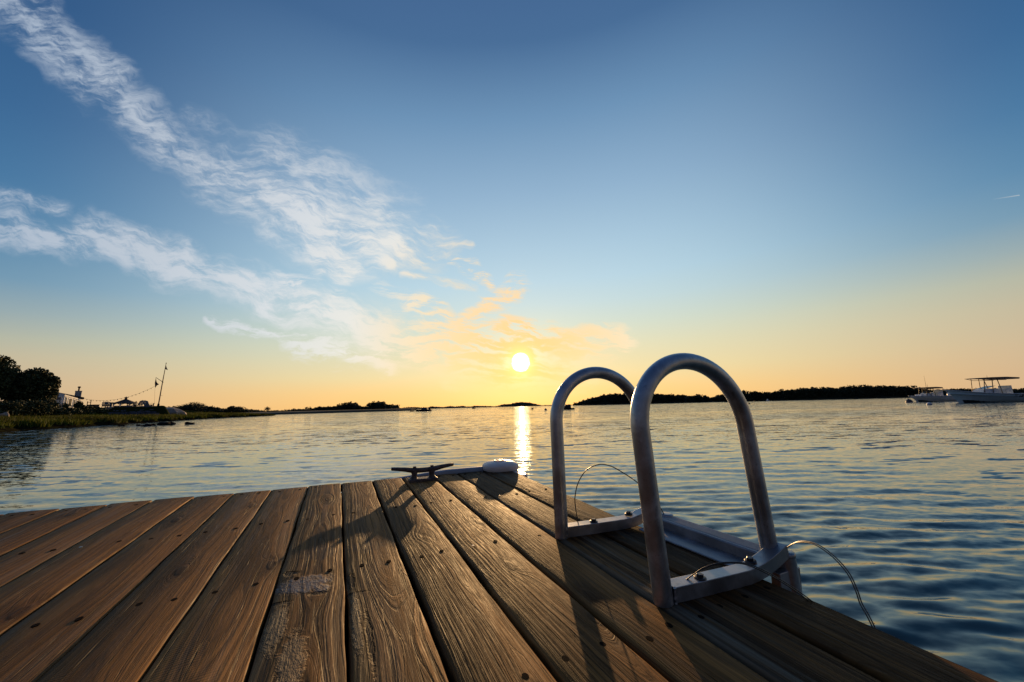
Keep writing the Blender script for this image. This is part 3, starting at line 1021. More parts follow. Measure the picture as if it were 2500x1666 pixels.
def tree(name, label, cat, base, height, width, seed, n_=2600, leaf=.22, group=None, lumps=9, lo=.18, matl=None, gap=0.0):
    rng = np.random.default_rng(seed)
    t_ = thing(name, label, cat, base, group=group)
    mb = MB()
    th_ = height * .62
    pts = [(0, 0, -.3)] + [(width * .03 * math.sin(k * 1.7 + seed), width * .03 * math.cos(k * 2.1), th_ * k / 5) for k in range(1, 6)]
    mb.tube(pts, [height * .030 * (1 - .12 * k) for k in range(6)], 8)
    for k in range(5):
        an = seed + k * 2.4
        z0 = th_ * (.45 + .1 * k)
        e_ = (math.cos(an) * width * .34, math.sin(an) * width * .34, z0 + height * .18)
        mb.tube([(0, 0, z0), (e_[0] * .5, e_[1] * .5, z0 + height * .07), e_], [height * .014, height * .010, height * .005], 6)
    mb.build('trunk', M_BARK, t_)
    cs = []
    per = n_ // lumps
    for k in range(lumps):
        an = k * 2.399 + seed
        rr = (k / lumps) ** .5 * width * .36
        zc = height * (lo + (1 - lo) * (.30 + .44 * rng.random()))
        if k == 0: zc = height * .80; rr = 0
        cs.append(in_ellipsoid(rng, (math.cos(an) * rr, math.sin(an) * rr, zc), (width * rng.uniform(.20, .28), width * rng.uniform(.20, .28), height * rng.uniform(.15, .22)), per, .35))
    # loose sprays on the outline
    cs.append(in_ellipsoid(rng, (0, 0, height * (lo + 1) / 2), (width * .55, width * .55, height * (1 - lo) * .56), n_ // 7, .86))
    c_ = np.concatenate(cs)
    c_ = c_[c_[:, 2] > height * lo * .6]
    mb = MB(); mb.quads(leaf_quads(rng, c_, leaf))
    mb.build('crown', matl or M_LEAF, t_)
    return t_


def interp(pts, x):
    xs = [p[0] for p in pts]; ys = [p[1] for p in pts]
    return float(np.interp(x, xs, ys))


def woods(name, label, top, base, depth, seed, clump=5.0, leaf=.75, dens=1.0, matl=None, rows=3):
    """a wooded shore too far away to tell its trees apart: top and base outline by photo pixel, depth by pixel"""
    rng = np.random.default_rng(seed)
    x0, x1 = top[0][0], top[-1][0]
    cs = []
    x = x0
    mb = MB()
    hullr = []
    while x <= x1:
        Y = interp(depth, x)
        P1 = at(x, interp(top, x), Y); P0 = at(x, interp(base, x), Y)
        zt = max(.6, P1.z - 0.0)
        X = P1.x
        step_px = clump * FPX / Y * .55
        for r_ in range(rows):
            zz = zt * (rng.uniform(.72, 1.03) if r_ < rows - 1 else rng.uniform(.86, 1.05))
            cx_ = X + rng.normal(0, clump * .25); cy_ = Y + r_ * clump * 1.1 + rng.normal(0, clump * .2)
            wv = clump * rng.uniform(.42, .75)
            npt = int(42 * dens * max(.4, zz / clump))
            low = in_ellipsoid(rng, (cx_, cy_, zz * .52), (wv, wv, zz * .5), npt, .6)
            cs.append(low)
            # a few knobby tops
            for q in range(2):
                rr_ = clump * rng.uniform(.16, .32)
                cs.append(in_ellipsoid(rng, (cx_ + rng.normal(0, wv * .5), cy_, zz - rr_ * rng.uniform(.5, 1.1)), (rr_, rr_, rr_), int(12 * dens), .5))
        hullr.append((X, Y + clump * rows * .6, zt))
        x += step_px
    c_ = np.concatenate(cs)
    c_ = c_[c_[:, 2] > .1]
    mb.quads(leaf_quads(rng, c_, leaf))
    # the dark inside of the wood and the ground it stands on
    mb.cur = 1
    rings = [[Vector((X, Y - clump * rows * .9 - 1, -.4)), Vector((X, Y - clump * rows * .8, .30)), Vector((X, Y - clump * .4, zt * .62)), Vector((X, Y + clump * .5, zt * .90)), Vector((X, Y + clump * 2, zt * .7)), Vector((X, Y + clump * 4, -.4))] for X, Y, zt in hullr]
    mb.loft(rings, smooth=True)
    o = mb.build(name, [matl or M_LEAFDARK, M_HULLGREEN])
    return tag(o, label, 'woods', kind='stuff')


z2 = lambda x, y: (400 + x / 3.9217, 940 + y / 3.9217)
z3 = lambda x, y: (950 + x / 4.706, 940 + y / 4.706)
z4 = lambda x, y: (1400 + x / 3.9217, 900 + y / 3.9217)
z5 = lambda x, y: (1950 + x / 4.278, 860 + y / 4.278)
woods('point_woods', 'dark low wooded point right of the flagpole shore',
      [z2(*p) for p in ((480, 250), (560, 245), (650, 262), (760, 240), (870, 252), (930, 246), (960, 250), (1000, 247), (1150, 247), (1215, 226), (1240, 240), (1300, 230), (1340, 236), (1400, 212), (1430, 225), (1470, 202), (1530, 212), (1600, 204),
                        (1640, 190), (1700, 187), (1735, 160), (1790, 170), (1812, 204), (1850, 208), (1920, 202), (1960, 162), (2030, 155), (2090, 176), (2150, 197), (2190, 192), (2212, 235))],
      [z2(480, 281), z2(1000, 270), z2(2212, 246)], [(520, 300), (970, 330)], 3, 5.0, 1.1, 1.6)
woods('far_shore_woods', 'thin dark line of woods along the far shore below the sun',
      [z3(*p) for p in ((40, 262), (150, 266), (230, 252), (300, 256), (400, 261), (500, 246), (620, 256), (680, 241), (760, 251), (830, 238), (900, 251), (990, 238), (1100, 241), (1180, 246), (1270, 246))],
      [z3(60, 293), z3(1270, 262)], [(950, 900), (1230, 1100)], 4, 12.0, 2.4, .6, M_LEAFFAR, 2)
woods('island_woods', 'low wooded island glowing hazily right under the sun',
      [z3(*p) for p in ((1230, 246), (1270, 236), (1300, 221), (1400, 216), (1480, 196), (1560, 195), (1640, 206), (1720, 226), (1760, 236), (1870, 231), (2050, 225), (2170, 238))],
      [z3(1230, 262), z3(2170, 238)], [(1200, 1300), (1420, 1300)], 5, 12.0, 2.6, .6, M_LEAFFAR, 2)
woods('shore_thicket', 'low dark thicket joining the trees of the left shore row',
      [z2(*p) for p in ((90, 214), (180, 204), (250, 200), (350, 202), (450, 226), (560, 250), (620, 252), (700, 238), (800, 244), (880, 256))],
      [z2(90, 276), z2(880, 272)], [(420, 150), (620, 150)], 13, 2.6, .55, 1.3)
top_r = [z4(*p) for p in ((33, 340), (60, 325), (90, 308), (200, 275), (300, 246), (400, 231), (470, 240), (600, 236), (790, 239), (870, 244), (940, 242), (1000, 246), (1060, 258), (1080, 246), (1120, 250), (1160, 264), (1200, 246), (1240, 250), (1280, 256),
                          (1310, 280), (1340, 276), (1400, 271), (1430, 250), (1620, 233), (1690, 203), (1720, 226), (1820, 216), (1850, 236), (1920, 211), (1950, 226), (2100, 196), (2150, 206), (2200, 191))]
top_r += [z5(*p) for p in ((80, 371), (180, 366), (290, 361), (390, 366), (490, 371), (600, 346), (660, 343), (720, 356), (850, 346), (920, 341), (1060, 351), (1150, 353), (1290, 362), (1380, 385), (1420, 410), (1445, 440))]
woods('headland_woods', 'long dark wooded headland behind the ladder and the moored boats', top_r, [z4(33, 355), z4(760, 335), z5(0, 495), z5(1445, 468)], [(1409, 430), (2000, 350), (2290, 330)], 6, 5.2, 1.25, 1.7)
woods('right_shore_woods', 'dark tree line low behind the bow of the larger boat', [z5(*p) for p in ((1380, 400), (1450, 384), (1530, 390), (1650, 380), (1800, 378), (1900, 384), (2050, 378), (2200, 376), (2353, 380), (2600, 372))],
      [z5(1380, 455), z5(2600, 420)], [(2280, 520), (2560, 520)], 7, 6.5, 1.4, .9)

# ------------------------------------------------------------------ left shore
SH = [(8, -26), (18, -29.5), (25, -33), (35, -37.5), (50, -45.5), (66, -54), (84, -58), (96, -60.5), (102, -66), (108, -80), (118, -120), (140, -190)]


def shore_x(Y):
    return float(np.interp(Y, [p[0] for p in SH], [p[1] for p in SH])) + .5 * math.sin(Y * .9) + .3 * math.sin(Y * 2.3 + 1)


def sstep(v):
    v = min(1, max(0, v))
    return v * v * (3 - 2 * v)


def lawn_h(X, Y):
    return 2.12 * sstep((Y - 55.0) / 1.1) * sstep((-.905 - X / max(Y, 1.0)) / .03) * sstep((69 - Y) / 5)


def bank_h(t, Y):
    fade = float(np.interp(Y, [8, 20, 85, 99], [1, 1, 1, .42]))
    h = float(np.interp(t, [-3, -.4, 0, .5, 1.2, 3, 9, 12, 15, 40], [-.9, -.12, .02, .26, .38, .52, .66, .95, 1.6, 2.2]))
    return max(h * fade, lawn_h(shore_x(Y) - t, Y)) if h > 0 else h


def build_shore():
    Ys = np.concatenate([np.linspace(8, 54, 66), np.linspace(54.4, 57, 10), np.linspace(57.6, 112, 74)])
    ts = np.concatenate([np.linspace(-3, 4, 22), np.linspace(4.5, 18, 22), np.linspace(20, 90, 12)])
    V = []
    g = np.random.default_rng(3)
    for Y in Ys:
        sx_ = shore_x(Y)
        for t in ts:
            V.append((sx_ - t, Y + g.normal(0, .02), bank_h(t, Y) + (.06 * math.sin(t * 2.1 + Y * 1.3) + .05 * math.sin(Y * 3.1 - t) if t > .3 else 0)))
    n_ = len(ts)
    Fq = [(i * n_ + k, i * n_ + k + 1, (i + 1) * n_ + k + 1, (i + 1) * n_ + k) for i in range(len(Ys) - 1) for k in range(n_ - 1)]
    m, t, p = mat('marsh_bank')
    pos = t.new('ShaderNodeNewGeometry').outputs['Position']
    zz = t.sep(pos)[2]
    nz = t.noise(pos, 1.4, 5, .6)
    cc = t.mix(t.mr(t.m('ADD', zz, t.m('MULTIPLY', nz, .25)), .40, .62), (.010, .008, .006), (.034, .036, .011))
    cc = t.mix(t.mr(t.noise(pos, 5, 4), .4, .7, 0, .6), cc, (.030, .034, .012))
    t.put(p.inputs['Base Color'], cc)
    p.inputs['Roughness'].default_value = 1.0
    p.inputs['Specular IOR Level'].default_value = 0.0
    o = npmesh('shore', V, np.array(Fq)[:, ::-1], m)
    return tag(o, 'dark muddy marsh bank rising from the water at the left', 'shore', kind='structure')


build_shore()
# marsh grass
gr = np.random.default_rng(8)
NB = 42000
Yg = 9 + 93 * gr.random(NB) ** 1.25
tg = .35 + 11.5 * gr.random(NB) ** 1.2
xs_ = np.array([shore_x(y_) for y_ in Yg]) - tg
zs_ = np.array([bank_h(t_, y_) for t_, y_ in zip(tg, Yg)])
hg = gr.uniform(.18, .44, NB) * (1 + .3 * np.sin(Yg * .7 + tg)) * np.interp(Yg, [85, 100], [1, .45])
an = gr.uniform(0, PI, NB)
wg = .05 + .0006 * Yg
le = gr.normal(0, .12, (NB, 2))
b0_ = np.stack([xs_ - np.cos(an) * wg, Yg - np.sin(an) * wg, zs_ - .05], 1)
b1_ = np.stack([xs_ + np.cos(an) * wg, Yg + np.sin(an) * wg, zs_ - .05], 1)
keep = np.array([lawn_h(x_, y_) < .25 for x_, y_ in zip(xs_, Yg)])
t0_ = np.stack([xs_ + le[:, 0] + .012, Yg + le[:, 1], zs_ + hg], 1)
mg, tg_, pg = mat('marsh_grass')
ri = tg_.new('ShaderNodeNewGeometry')
gp = ri.outputs['Position']
cg = tg_.mix(ri.outputs['Random Per Island'], (.036, .056, .006), (.080, .115, .012))
cg = tg_.mix(tg_.mr(tg_.noise(gp, .22, 3), .42, .62, 0, .75), cg, (.028, .030, .010))
tg_.put(pg.inputs['Base Color'], cg)
pg.inputs['Roughness'].default_value = .8
pg.inputs['Specular IOR Level'].default_value = .15
tr = tg_.new('ShaderNodeBsdfTranslucent')
tg_.put(tr.inputs['Color'], tg_.mix(.5, cg, (.12, .12, .02)))
mx = tg_.new('ShaderNodeMixShader')
mx.inputs[0].default_value = .25
tg_.l.new(pg.outputs[0], mx.inputs[1]); tg_.l.new(tr.outputs[0], mx.inputs[2])
tg_.l.new(mx.outputs[0], [n_ for n_ in tg_.n if n_.type == 'OUTPUT_MATERIAL'][0].inputs[0])
Vg = np.stack([b0_, b1_, t0_], 1)[keep].reshape(-1, 3)
NB = int(keep.sum())
og = npmesh('marsh_grass', Vg, np.arange(NB * 3).reshape(-1, 3), mg, smooth=False)
tag(og, 'olive green marsh grass covering the left bank', 'grass', kind='stuff')

M_ROCK = simple('rock', (.12, .105, .095), .9, 0, .45, 3, .03, .3, 9)
M_ROCKPALE = simple('pale_rock', (.30, .24, .20), .9, 0, .3, 1.2, .05, .3, 4)
M_WETROCK = simple('wet_rock', (.016, .014, .012), .9, 0, .4, 4, .02, .1)


def rock(name, label, c, r, seed, m, group=None, cat='rock'):
    g = np.random.default_rng(seed)
    mb = MB()
    nu, nv = 14, 9
    k1 = g.normal(0, 1.6, (5, 3)); ph = g.uniform(0, 7, 5)
    rings = []
    for i in range(nv):
        la = -PI / 2 + PI * (i + .02) / (nv - 1 + .04)
        ring = []
        for j in range(nu):
            lo_ = 2 * PI * j / nu
            d = np.array([math.cos(la) * math.cos(lo_), math.cos(la) * math.sin(lo_), math.sin(la)])
            q = 1 + .13 * sum(math.sin(float(k1[n_] @ d) * 1.6 + ph[n_]) for n_ in range(5)) + g.normal(0, .02)
            ring.append(Vector((d[0] * r[0] * q, d[1] * r[1] * q, d[2] * r[2] * q)))
        rings.append(ring)
    mb.loft(rings, smooth=False)
    o = mb.build(name, m, loc=c)
    return tag(o, label, cat, group)


zl = lambda x, y: (x / 4.706, 840 + y / 4.706)          # left shore zoom
for i, (x_, y_, rr, lab) in enumerate((
        (1400, 935, .30, 'low dark rock at the left end of the row in the shallows'), (1590, 934, .26, 'small dark rock in the shallows between two flat ones'), (1680, 936, .42, 'dark rock in the shallows below the flagpole'),
        (1755, 930, .34, 'rounded dark rock just right of the flagpole reflection'), (1872, 922, .62, 'largest dark rock standing out of the shallows'), (1965, 918, .55, 'second largest dark rock next to the largest in the shallows'), (2180, 915, .45, 'flat dark rock farthest out in the shallows'))):
    px, py = zl(x_, y_)
    r_ = ray(px, py + 2.0); k_ = -EYE.z / r_.z
    P = EYE + r_ * k_
    rock('shore_rock', lab, (P.x, P.y, .02), (rr * .8, rr * .5, rr * .36), 20 + i, M_WETROCK, 'dark rocks in the shallows')
for i, (x_, y_, Y, rr, lab) in enumerate(((10, 790, 37, .36, 'pale rounded boulder at the very left edge of the photo'), (52, 822, 35, .34, 'pale boulder low in the grass right of the leftmost boulder'), (462, 790, 43, .36, 'pale boulder under the bushes left of the house'), (350, 806, 42, .6, 'broad grey boulder below the big round tree'), (1265, 742, 56, .3, 'small pale stone on the lawn between the chairs and the gazebo'))):
    px, py = zl(x_, y_)
    P = at(px, py, Y)
    rock('boulder', lab, (P.x, P.y, P.z), (rr, rr * .8, rr * .75), 40 + i, M_ROCKPALE, 'boulders on the left bank')
P = at(*zl(1895, 732), 63)
rock('granite_ledge', 'pale sloping granite ledge to the right of the flagpole', (P.x, 63, .5), (3.0, 2.4, (P.z - .5) * .93), 71, M_ROCKPALE, cat='ledge')
# stone sea wall under the lawn
mb = MB()
g = random.Random(4)
for row in range(5):
    x_ = 1210 + row * 9
    while x_ < 1800:
        wpx = g.uniform(34, 62)
        a_ = at(*zl(x_, 800 - row * 15), 55.5 + row * .35); b_ = at(*zl(x_ + wpx - 2, 800 - row * 15), 55.5 + row * .35)
        c_ = (a_ + b_) / 2
        z_ = .95 + row * .27 + g.uniform(-.05, .05)
        mb.box((c_.x, c_.y, z_), ((b_ - a_).length * .98, .9, .33), Matrix.Rotation(g.uniform(-.08, .08), 3, 'Z') @ Matrix.Rotation(g.uniform(-.15, .05), 3, 'X'))
        x_ += wpx
M_WALLSTONE = simple('wall_stone', (.10, .10, .125), .9, 0, .5, .9, .04, .3, 5)
tag(mb.build('sea_wall', M_WALLSTONE, bevel=.06), 'grey stone sea wall below the lawn chairs and gazebo', 'sea wall')

# trees and shrubs of the left bank
def on_bank(px, Y, dz=-.1):
    X = waterx(px, Y)
    return (X, Y, bank_h(shore_x(Y) - X, Y) + dz)


def tree_px(name, label, cat, px, ytop, wpx, Y, seed, **kw):
    b_ = on_bank(px, Y)
    h = at(px, ytop, Y).z - b_[2]
    return tree(name, label, cat, b_, h, wpx * Y / FPX * 1.02, seed, **kw)


tree_px('broadleaf_tree', 'large round dark tree at the left edge beside the white house', 'tree', 74, 905, 72, 41, 3, n_=26000, leaf=.24, lumps=22, lo=.0)
tree_px('broadleaf_tree', 'tallest dark tree cut off by the left edge of the photo', 'tree', -24, 876, 74, 39, 9, n_=20000, leaf=.24, lumps=18, lo=.0)
for i, (px, yt, wp, Y, lab) in enumerate((
        (8, 980, 60, 36, 'low dark shrub at the left edge under the tallest tree'), (45, 978, 60, 37.5, 'low dark shrub under the gap between the two big trees'), (80, 978, 60, 38.5, 'low shrub beneath the large round tree'), (110, 975, 46, 40, 'olive shrub at the foot of the large round tree next to the house'),
        (128, 984, 34, 43, 'bushy shrub in front of the left wall of the house'), (160, 985, 20, 47, 'rounded dark bush under the pale house windows'), (192, 981, 18, 49, 'upright dark bush at the right corner of the house'), (212, 991, 30, 50, 'low dark shrub right of the house below the wooden frame'),
        (178, 997, 40, 44, 'wide low shrub on the bank in front of the house'), (240, 995, 34, 52, 'low hedge shrub below the dark box on the lawn'), (145, 1001, 40, 41, 'grassy shrub low on the bank between boulders and house'))):
    tree_px('shrub', lab, 'shrub', px, yt, wp, Y, 60 + i, n_=2600, leaf=.17, lumps=8, lo=.0, group='shrubs on the left bank')
zb = z2
for i, (x_, y_, wp, lab) in enumerate((
        (40, 212, 30, 'low round tree just right of the granite ledge'), (120, 203, 28, 'flat topped tree second from the granite ledge'), (205, 192, 24, 'dark tree left of the tallest crown behind the ledge'), (290, 169, 26, 'tallest round dark tree behind the granite ledge'), (345, 183, 22, 'dark tree leaning right of the tallest round one'),
        (395, 214, 18, 'small low tree in the dip of the left tree row'), (447, 209, 20, 'small pointed tree in the left tree row'), (520, 240, 24, 'low spreading tree in the left tree row'), (585, 229, 16, 'small round tree next to the slender one'), (655, 203, 10, 'slender sparse tree standing above the left tree row'), (718, 208, 20, 'double crowned small tree right of the slender one'), (800, 234, 30, 'last low tree of the left row above the grass tip'))):
    px, py = zb(x_, y_)
    Y = 128 + 4 * (i % 3) + i * 2
    X = waterx(px, Y)
    top_ = at(px, py, Y).z
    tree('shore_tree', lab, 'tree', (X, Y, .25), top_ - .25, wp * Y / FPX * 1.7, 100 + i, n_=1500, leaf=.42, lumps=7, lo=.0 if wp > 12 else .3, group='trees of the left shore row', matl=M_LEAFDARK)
b_ = at(*zb(1022, 250), 300)
tree('sparse_tree', 'thin see through round tree alone on the low wooded point', 'tree', (b_.x, 296, .3), at(*zb(1022, 214), 300).z, 5.0, 131, n_=300, leaf=.55, lumps=6, lo=.3)
# rising ground behind the left tree row
mb = MB()
rings = []
for X, Y, w_ in ((-150, 118, 30), (-110, 132, 26), (-88, 140, 20), (-70, 150, 14), (-58, 165, 8), (-50, 185, 5)):
    rings.append([Vector((X, Y - w_ * .5, -.4)), Vector((X, Y - w_ * .4, .35)), Vector((X, Y, .9)), Vector((X, Y + w_ * 1.4, 1.0)), Vector((X, Y + w_ * 2.5, -.4))])
mb.loft(rings, smooth=True)
tag(mb.build('ground', M_HULLGREEN), 'low dark ground under the left tree row', 'ground', kind='structure')

# ------------------------------------------------------------------ white house
M_WHITE = simple('white_clapboard', (.80, .80, .78), .7, 0, .06, 3)
M_ROOF = simple('dark_shingle', (.030, .022, .020), .9, 0, .3, 4, .02)
M_GLASS = simple('window_glass', (.05, .06, .075), .12, 0, .2, 1)
M_TRIM = simple('white_trim', (.72, .71, .68), .6, 0, .05, 4)
M_DARKW = simple('dark_wood', (.028, .022, .019), .8, 0, .3, 5)
HY = 58.0
cor = at(*zl(745, 692), HY)                 # visible corner of the house, at the ground
house = thing('white_house', 'small white house with dark roof and chimney behind the large round tree', 'house', (cor.x, HY, 1.7))
hw_ = lambda x, y, Y: at(*zl(x, y), Y) - Vector((cor.x, HY, 1.7))
A_, B_, C_ = hw_(430, 470, HY), hw_(748, 582, HY), hw_(945, 642, HY + 3.3)      # underside of the roof over the walls
ws = lambda p, z: Vector((p.x, p.y, z))
mb = MB()
back = Vector((-4.9, 3.6, 0))
mb.loft([[ws(p, -.6), p, p + back, ws(p + back, -.6)] for p in (A_, B_, C_)], smooth=False)
mb.build('wall', M_WHITE, house)
mb = MB()
Ra, Rb = hw_(420, 455, HY - .35), hw_(965, 636, HY + 3.2)
mid_ = Ra.lerp(Rb, .6)
mid_ = Vector((mid_.x, -.3, mid_.z))
mb.loft([[p, p + Vector((0, 0, .30)), p + back * 1.05 + Vector((0, 0, .26)), p + back * 1.05] for p in (Ra, mid_, Rb)], smooth=False)
roof = mb.build('roof', M_ROOF, house)
mb = MB(); mb.bar(B_ + Vector((.02, -.06, -.10)), C_ + Vector((.10, -.06, -.08)), .05, .20); mb.build('fascia', M_TRIM, house)
c0, c1 = hw_(836, 545, HY + 5.0), hw_(912, 545, HY + 5.0)
cw = c1.x - c0.x
cc_ = (c0 + c1) / 2
cw *= .66
Mc = Matrix.Rotation(.86, 3, 'Z')
mb = MB(); mb.box((cc_.x, cc_.y + cw / 2, cc_.z - 1.2), (cw, cw, 2.4), Mc); mb.box((cc_.x, cc_.y + cw / 2, cc_.z + .04), (cw * 1.1, cw * 1.1, .09), Mc); mb.build('chimney', simple('grey_stucco', (.22, .25, .30), .85, 0, .15, 3), roof)
pz = hw_(893, 490, HY + 5.0)
mb = MB(); mb.tube([(cc_.x, cc_.y + cw / 2, cc_.z), (cc_.x, cc_.y + cw / 2, pz.z - .2)], .10, 10); mb.lathe([(.10, -.22), (.19, -.18), (.19, -.02), (.10, .04), (0, .05)], (cc_.x, cc_.y + cw / 2, pz.z), 12); mb.build('stove_pipe', M_DARKW, house)
dirw = (C_ - B_); dirw.z = 0; Lw = dirw.length; dirw.normalize()
nw = Vector((dirw.y, -dirw.x, 0))
Mw = Matrix((dirw, -nw, Vector((0, 0, 1)))).transposed()
for u_, w_ in ((.10, .30), (.33, .75), (.56, .42), (.72, .36), (.87, .34)):
    ht = B_.z + (C_.z - B_.z) * u_
    cpos = B_ + dirw * (u_ * Lw); cz_ = ht - .95
    mb = MB(); mb.box(Vector((cpos.x, cpos.y, cz_)) + nw * .012, (w_, .05, 1.35), Mw); wf = mb.build('window', M_TRIM, house)
    mb = MB(); mb.box(Vector((cpos.x, cpos.y, cz_)) + nw * .042, (w_ * .68, .012, 1.15), Mw); mb.build('pane', M_GLASS, wf)
q0 = hw_(672, 640, HY)
mb = MB(); mb.box((q0.x, -.012, q0.z), (.85, .05, .85)); wf = mb.build('window', M_TRIM, house)
mb = MB(); mb.box((q0.x, -.042, q0.z), (.72, .012, .72)); mb.build('pane', M_GLASS, wf)
q0, q1 = hw_(560, 650, HY - 1), hw_(665, 690, HY - 1)
mb = MB()
for k in range(10): mb.box((q0.x + (q1.x - q0.x) * k / 9, -1.0, q0.z - .45), (.06, .05, 1.0))
mb.box(((q0.x + q1.x) / 2, -1.003, q0.z), (q1.x - q0.x + .2, .08, .07)); mb.box(((q0.x + q1.x) / 2, -1.003, q0.z - .75), (q1.x - q0.x + .2, .08, .07))
mb.build('porch_railing', M_TRIM, house)

# gazebo
P = at(*zl(1432, 726), 62); sc_g = 62 / FPX / 4.706
gz = thing('gazebo', 'small dark roofed gazebo with a cupola on the lawn', 'gazebo', (P.x, 62, P.z - .05))
hp = (726 - 680) * sc_g; hr = (680 - 636) * sc_g; wr = 110 * sc_g
mb = MB(); mb.lathe([(wr, hp - .06), (wr * 1.02, hp), (wr * .55, hp + hr * .48), (.22, hp + hr)], (0, 0, 0), 8, smooth=False); rf = mb.build('roof', M_ROOF, gz)
mb = MB(); mb.lathe([(.17, hp + hr - .1), (.17, hp + hr + .22)], (0, 0, 0), 8, smooth=False); mb.lathe([(.26, hp + hr + .22), (.14, hp + hr + .36), (.03, hp + hr + .40), (.02, hp + hr + .52), (0, hp + hr + .53)], (0, 0, 0), 8, smooth=False); mb.build('cupola', M_ROOF, rf)
for k in range(8):
    an_ = (k + .5) * PI / 4
    mb = MB(); mb.tube([(math.cos(an_) * wr * .88, math.sin(an_) * wr * .88, -.2), (math.cos(an_) * wr * .88, math.sin(an_) * wr * .88, hp)], .065, 8)
    x1_, y1_ = math.cos(an_) * wr * .88, math.sin(an_) * wr * .88
    for s_ in (-1, 1):
        a2 = an_ + s_ * .30
        mb.tube([(x1_, y1_, hp * .62), (math.cos(a2) * wr * .86, math.sin(a2) * wr * .86, hp - .04)], .035, 6)
    mb.build('post', M_WHITE, gz)
mb = MB()
for k in range(8):
    if k in (5, 6): continue
    a1_, a2_ = (k + .5) * PI / 4, (k + 1.5) * PI / 4
    mb.bar((math.cos(a1_) * wr * .86, math.sin(a1_) * wr * .86, hp * .32), (math.cos(a2_) * wr * .86, math.sin(a2_) * wr * .86, hp * .32), .05, hp * .30)
mb.build('railing', M_DARKW, gz)
mb = MB(); mb.lathe([(wr * .95, -.25), (wr * .95, -.02)], (0, 0, 0), 8, smooth=False); mb.build('floor', M_DARKW, gz)

# lawn chairs (slatted, reclining backs with wide arms)
M_CHAIR = simple('grey_slats', (.09, .095, .115), .75, 0, .2, 6)


def chair(label, px, py, Y, rz):
    P_ = at(px, py, Y)
    c_ = thing('lawn_chair', label, 'chair', (P_.x, Y, P_.z), rz, 'reclined lawn chairs by the gazebo')
    mb = MB()
    for k in range(5): mb.box((0, -.30 + k * .13, .36 - k * .03), (.52, .11, .03))
    mb.build('seat', M_CHAIR, c_)
    mb = MB()
    for k in range(5):
        x_ = -.22 + k * .11
        mb.bar((x_, .22, .26), (x_ * 1.15, .62, 1.02 - abs(k - 2) * .05), .10, .025, (0, 1, 0))
    mb.build('backrest', M_CHAIR, c_)
    for s_ in (-1, 1):
        mb = MB(); mb.box((s_ * .34, -.06, .57), (.13, .72, .03)); mb.build('armrest', M_CHAIR, c_)
        mb = MB(); mb.box((s_ * .33, -.32, .275), (.04, .10, .55)); mb.build('leg', M_CHAIR, c_)
        mb = MB(); mb.bar((s_ * .30, -.34, .36), (s_ * .30, .45, .04), .04, .12); mb.build('leg', M_CHAIR, c_)
    return c_


chair('grey lawn chair seen from behind just right of the gazebo', *zl(1590, 728), 60, .25).scale = (1.25, 1.25, 1.12)
chair('reclined lawn chair nearest the flagpole, turned sideways', *zl(1700, 728), 60, 1.35).scale = (1.35, 1.35, 1.1)
chair('reclined dark lawn chair left of the pedestal', *zl(1200, 735), 60, .9)
chair('dark lawn chair beside the pedestal, close to its reclined twin', *zl(1240, 735), 60, 1.0)
chair('low lawn chair tucked between the gazebo and the next chair', *zl(1500, 730), 61, -1.2)
P = at(*zl(1270, 735), 61)
pd = thing('pedestal', 'slim pale pedestal with a flat top on the lawn left of the gazebo', 'pedestal', (P.x, 61, P.z))
hp_ = at(*zl(1270, 672), 61).z - P.z
mb = MB(); mb.lathe([(.20, 0), (.20, .08), (.13, .12), (.11, hp_ - .15), (.15, hp_ - .08)], (0, 0, 0), 12); mb.build('shaft', M_TRIM, pd)
mb = MB(); mb.lathe([(.27, hp_ - .08), (.29, hp_), (.0, hp_)], (0, 0, 0), 16); mb.build('top', M_CHAIR, pd)
P = at(*zl(1017, 715), 55)
fr = thing('garden_frame', 'open wooden frame of two posts and a crossbar beside the house', 'frame', (P.x, 55, P.z - .3))
for s_, hh_ in ((-1, 1.0), (1, 1.22)):
    mb = MB(); mb.box((s_ * .24, 0, hh_ * .5), (.06, .06, hh_)); mb.build('post', M_JOIST, fr)
mb = MB(); mb.box((0, .002, .86), (.42, .05, .06)); mb.build('crossbar', M_JOIST, fr)
P = at(*zl(1066, 742), 54)
bx = thing('storage_box', 'low dark storage box with a flat lid on the lawn', 'box', (P.x, 54, P.z - .35))
mb = MB(); mb.box((0, 0, .42), (1.1, .6, .84)); mb.build('body', M_DARKW, bx)
mb = MB(); mb.box((0, 0, .87), (1.18, .66, .06)); mb.build('lid', M_DARKW, bx)

# flagpole
FY = 57.0
pb = at(385.6, 995, FY); ptop = at(405.6, 888, FY); pm = at(396.8, 934.2, FY)
fp = thing('flagpole', 'tall leaning flagpole with a slanted gaff on the left shore', 'flagpole', tuple(pb))
M_POLE = simple('weathered_pole', (.17, .12, .09), .6, 0, .2, 3)
mb = MB(); mb.tube([(0, 0, -.4), pm - pb, ptop - pb], [.085, .065, .035], 10); mb.lathe([(.05, 0), (.075, .05), (.05, .12), (0, .13)], tuple(ptop - pb), 10); mb.build('pole', M_POLE, fp)
ga = at(*zl(1876, 442), FY) - pb; gb = at(*zl(1790, 385), FY) - pb
mb = MB(); mb.tube([ga, gb], [.045, .03], 8); mb.build('gaff', M_POLE, fp)
mb = MB(); mb.tube([(0, 0, -.25), (.03, 0, .55)], [.16, .13], 8); mb.build('base_collar', M_DARKW, fp)
cl_ = at(*zl(1853, 595), FY) - pb
mb = MB(); mb.bar(cl_ + Vector((-.08, 0, 0)), cl_ + Vector((.16, 0, 0)), .03, .03); mb.build('halyard_cleat', M_DARKW, fp)
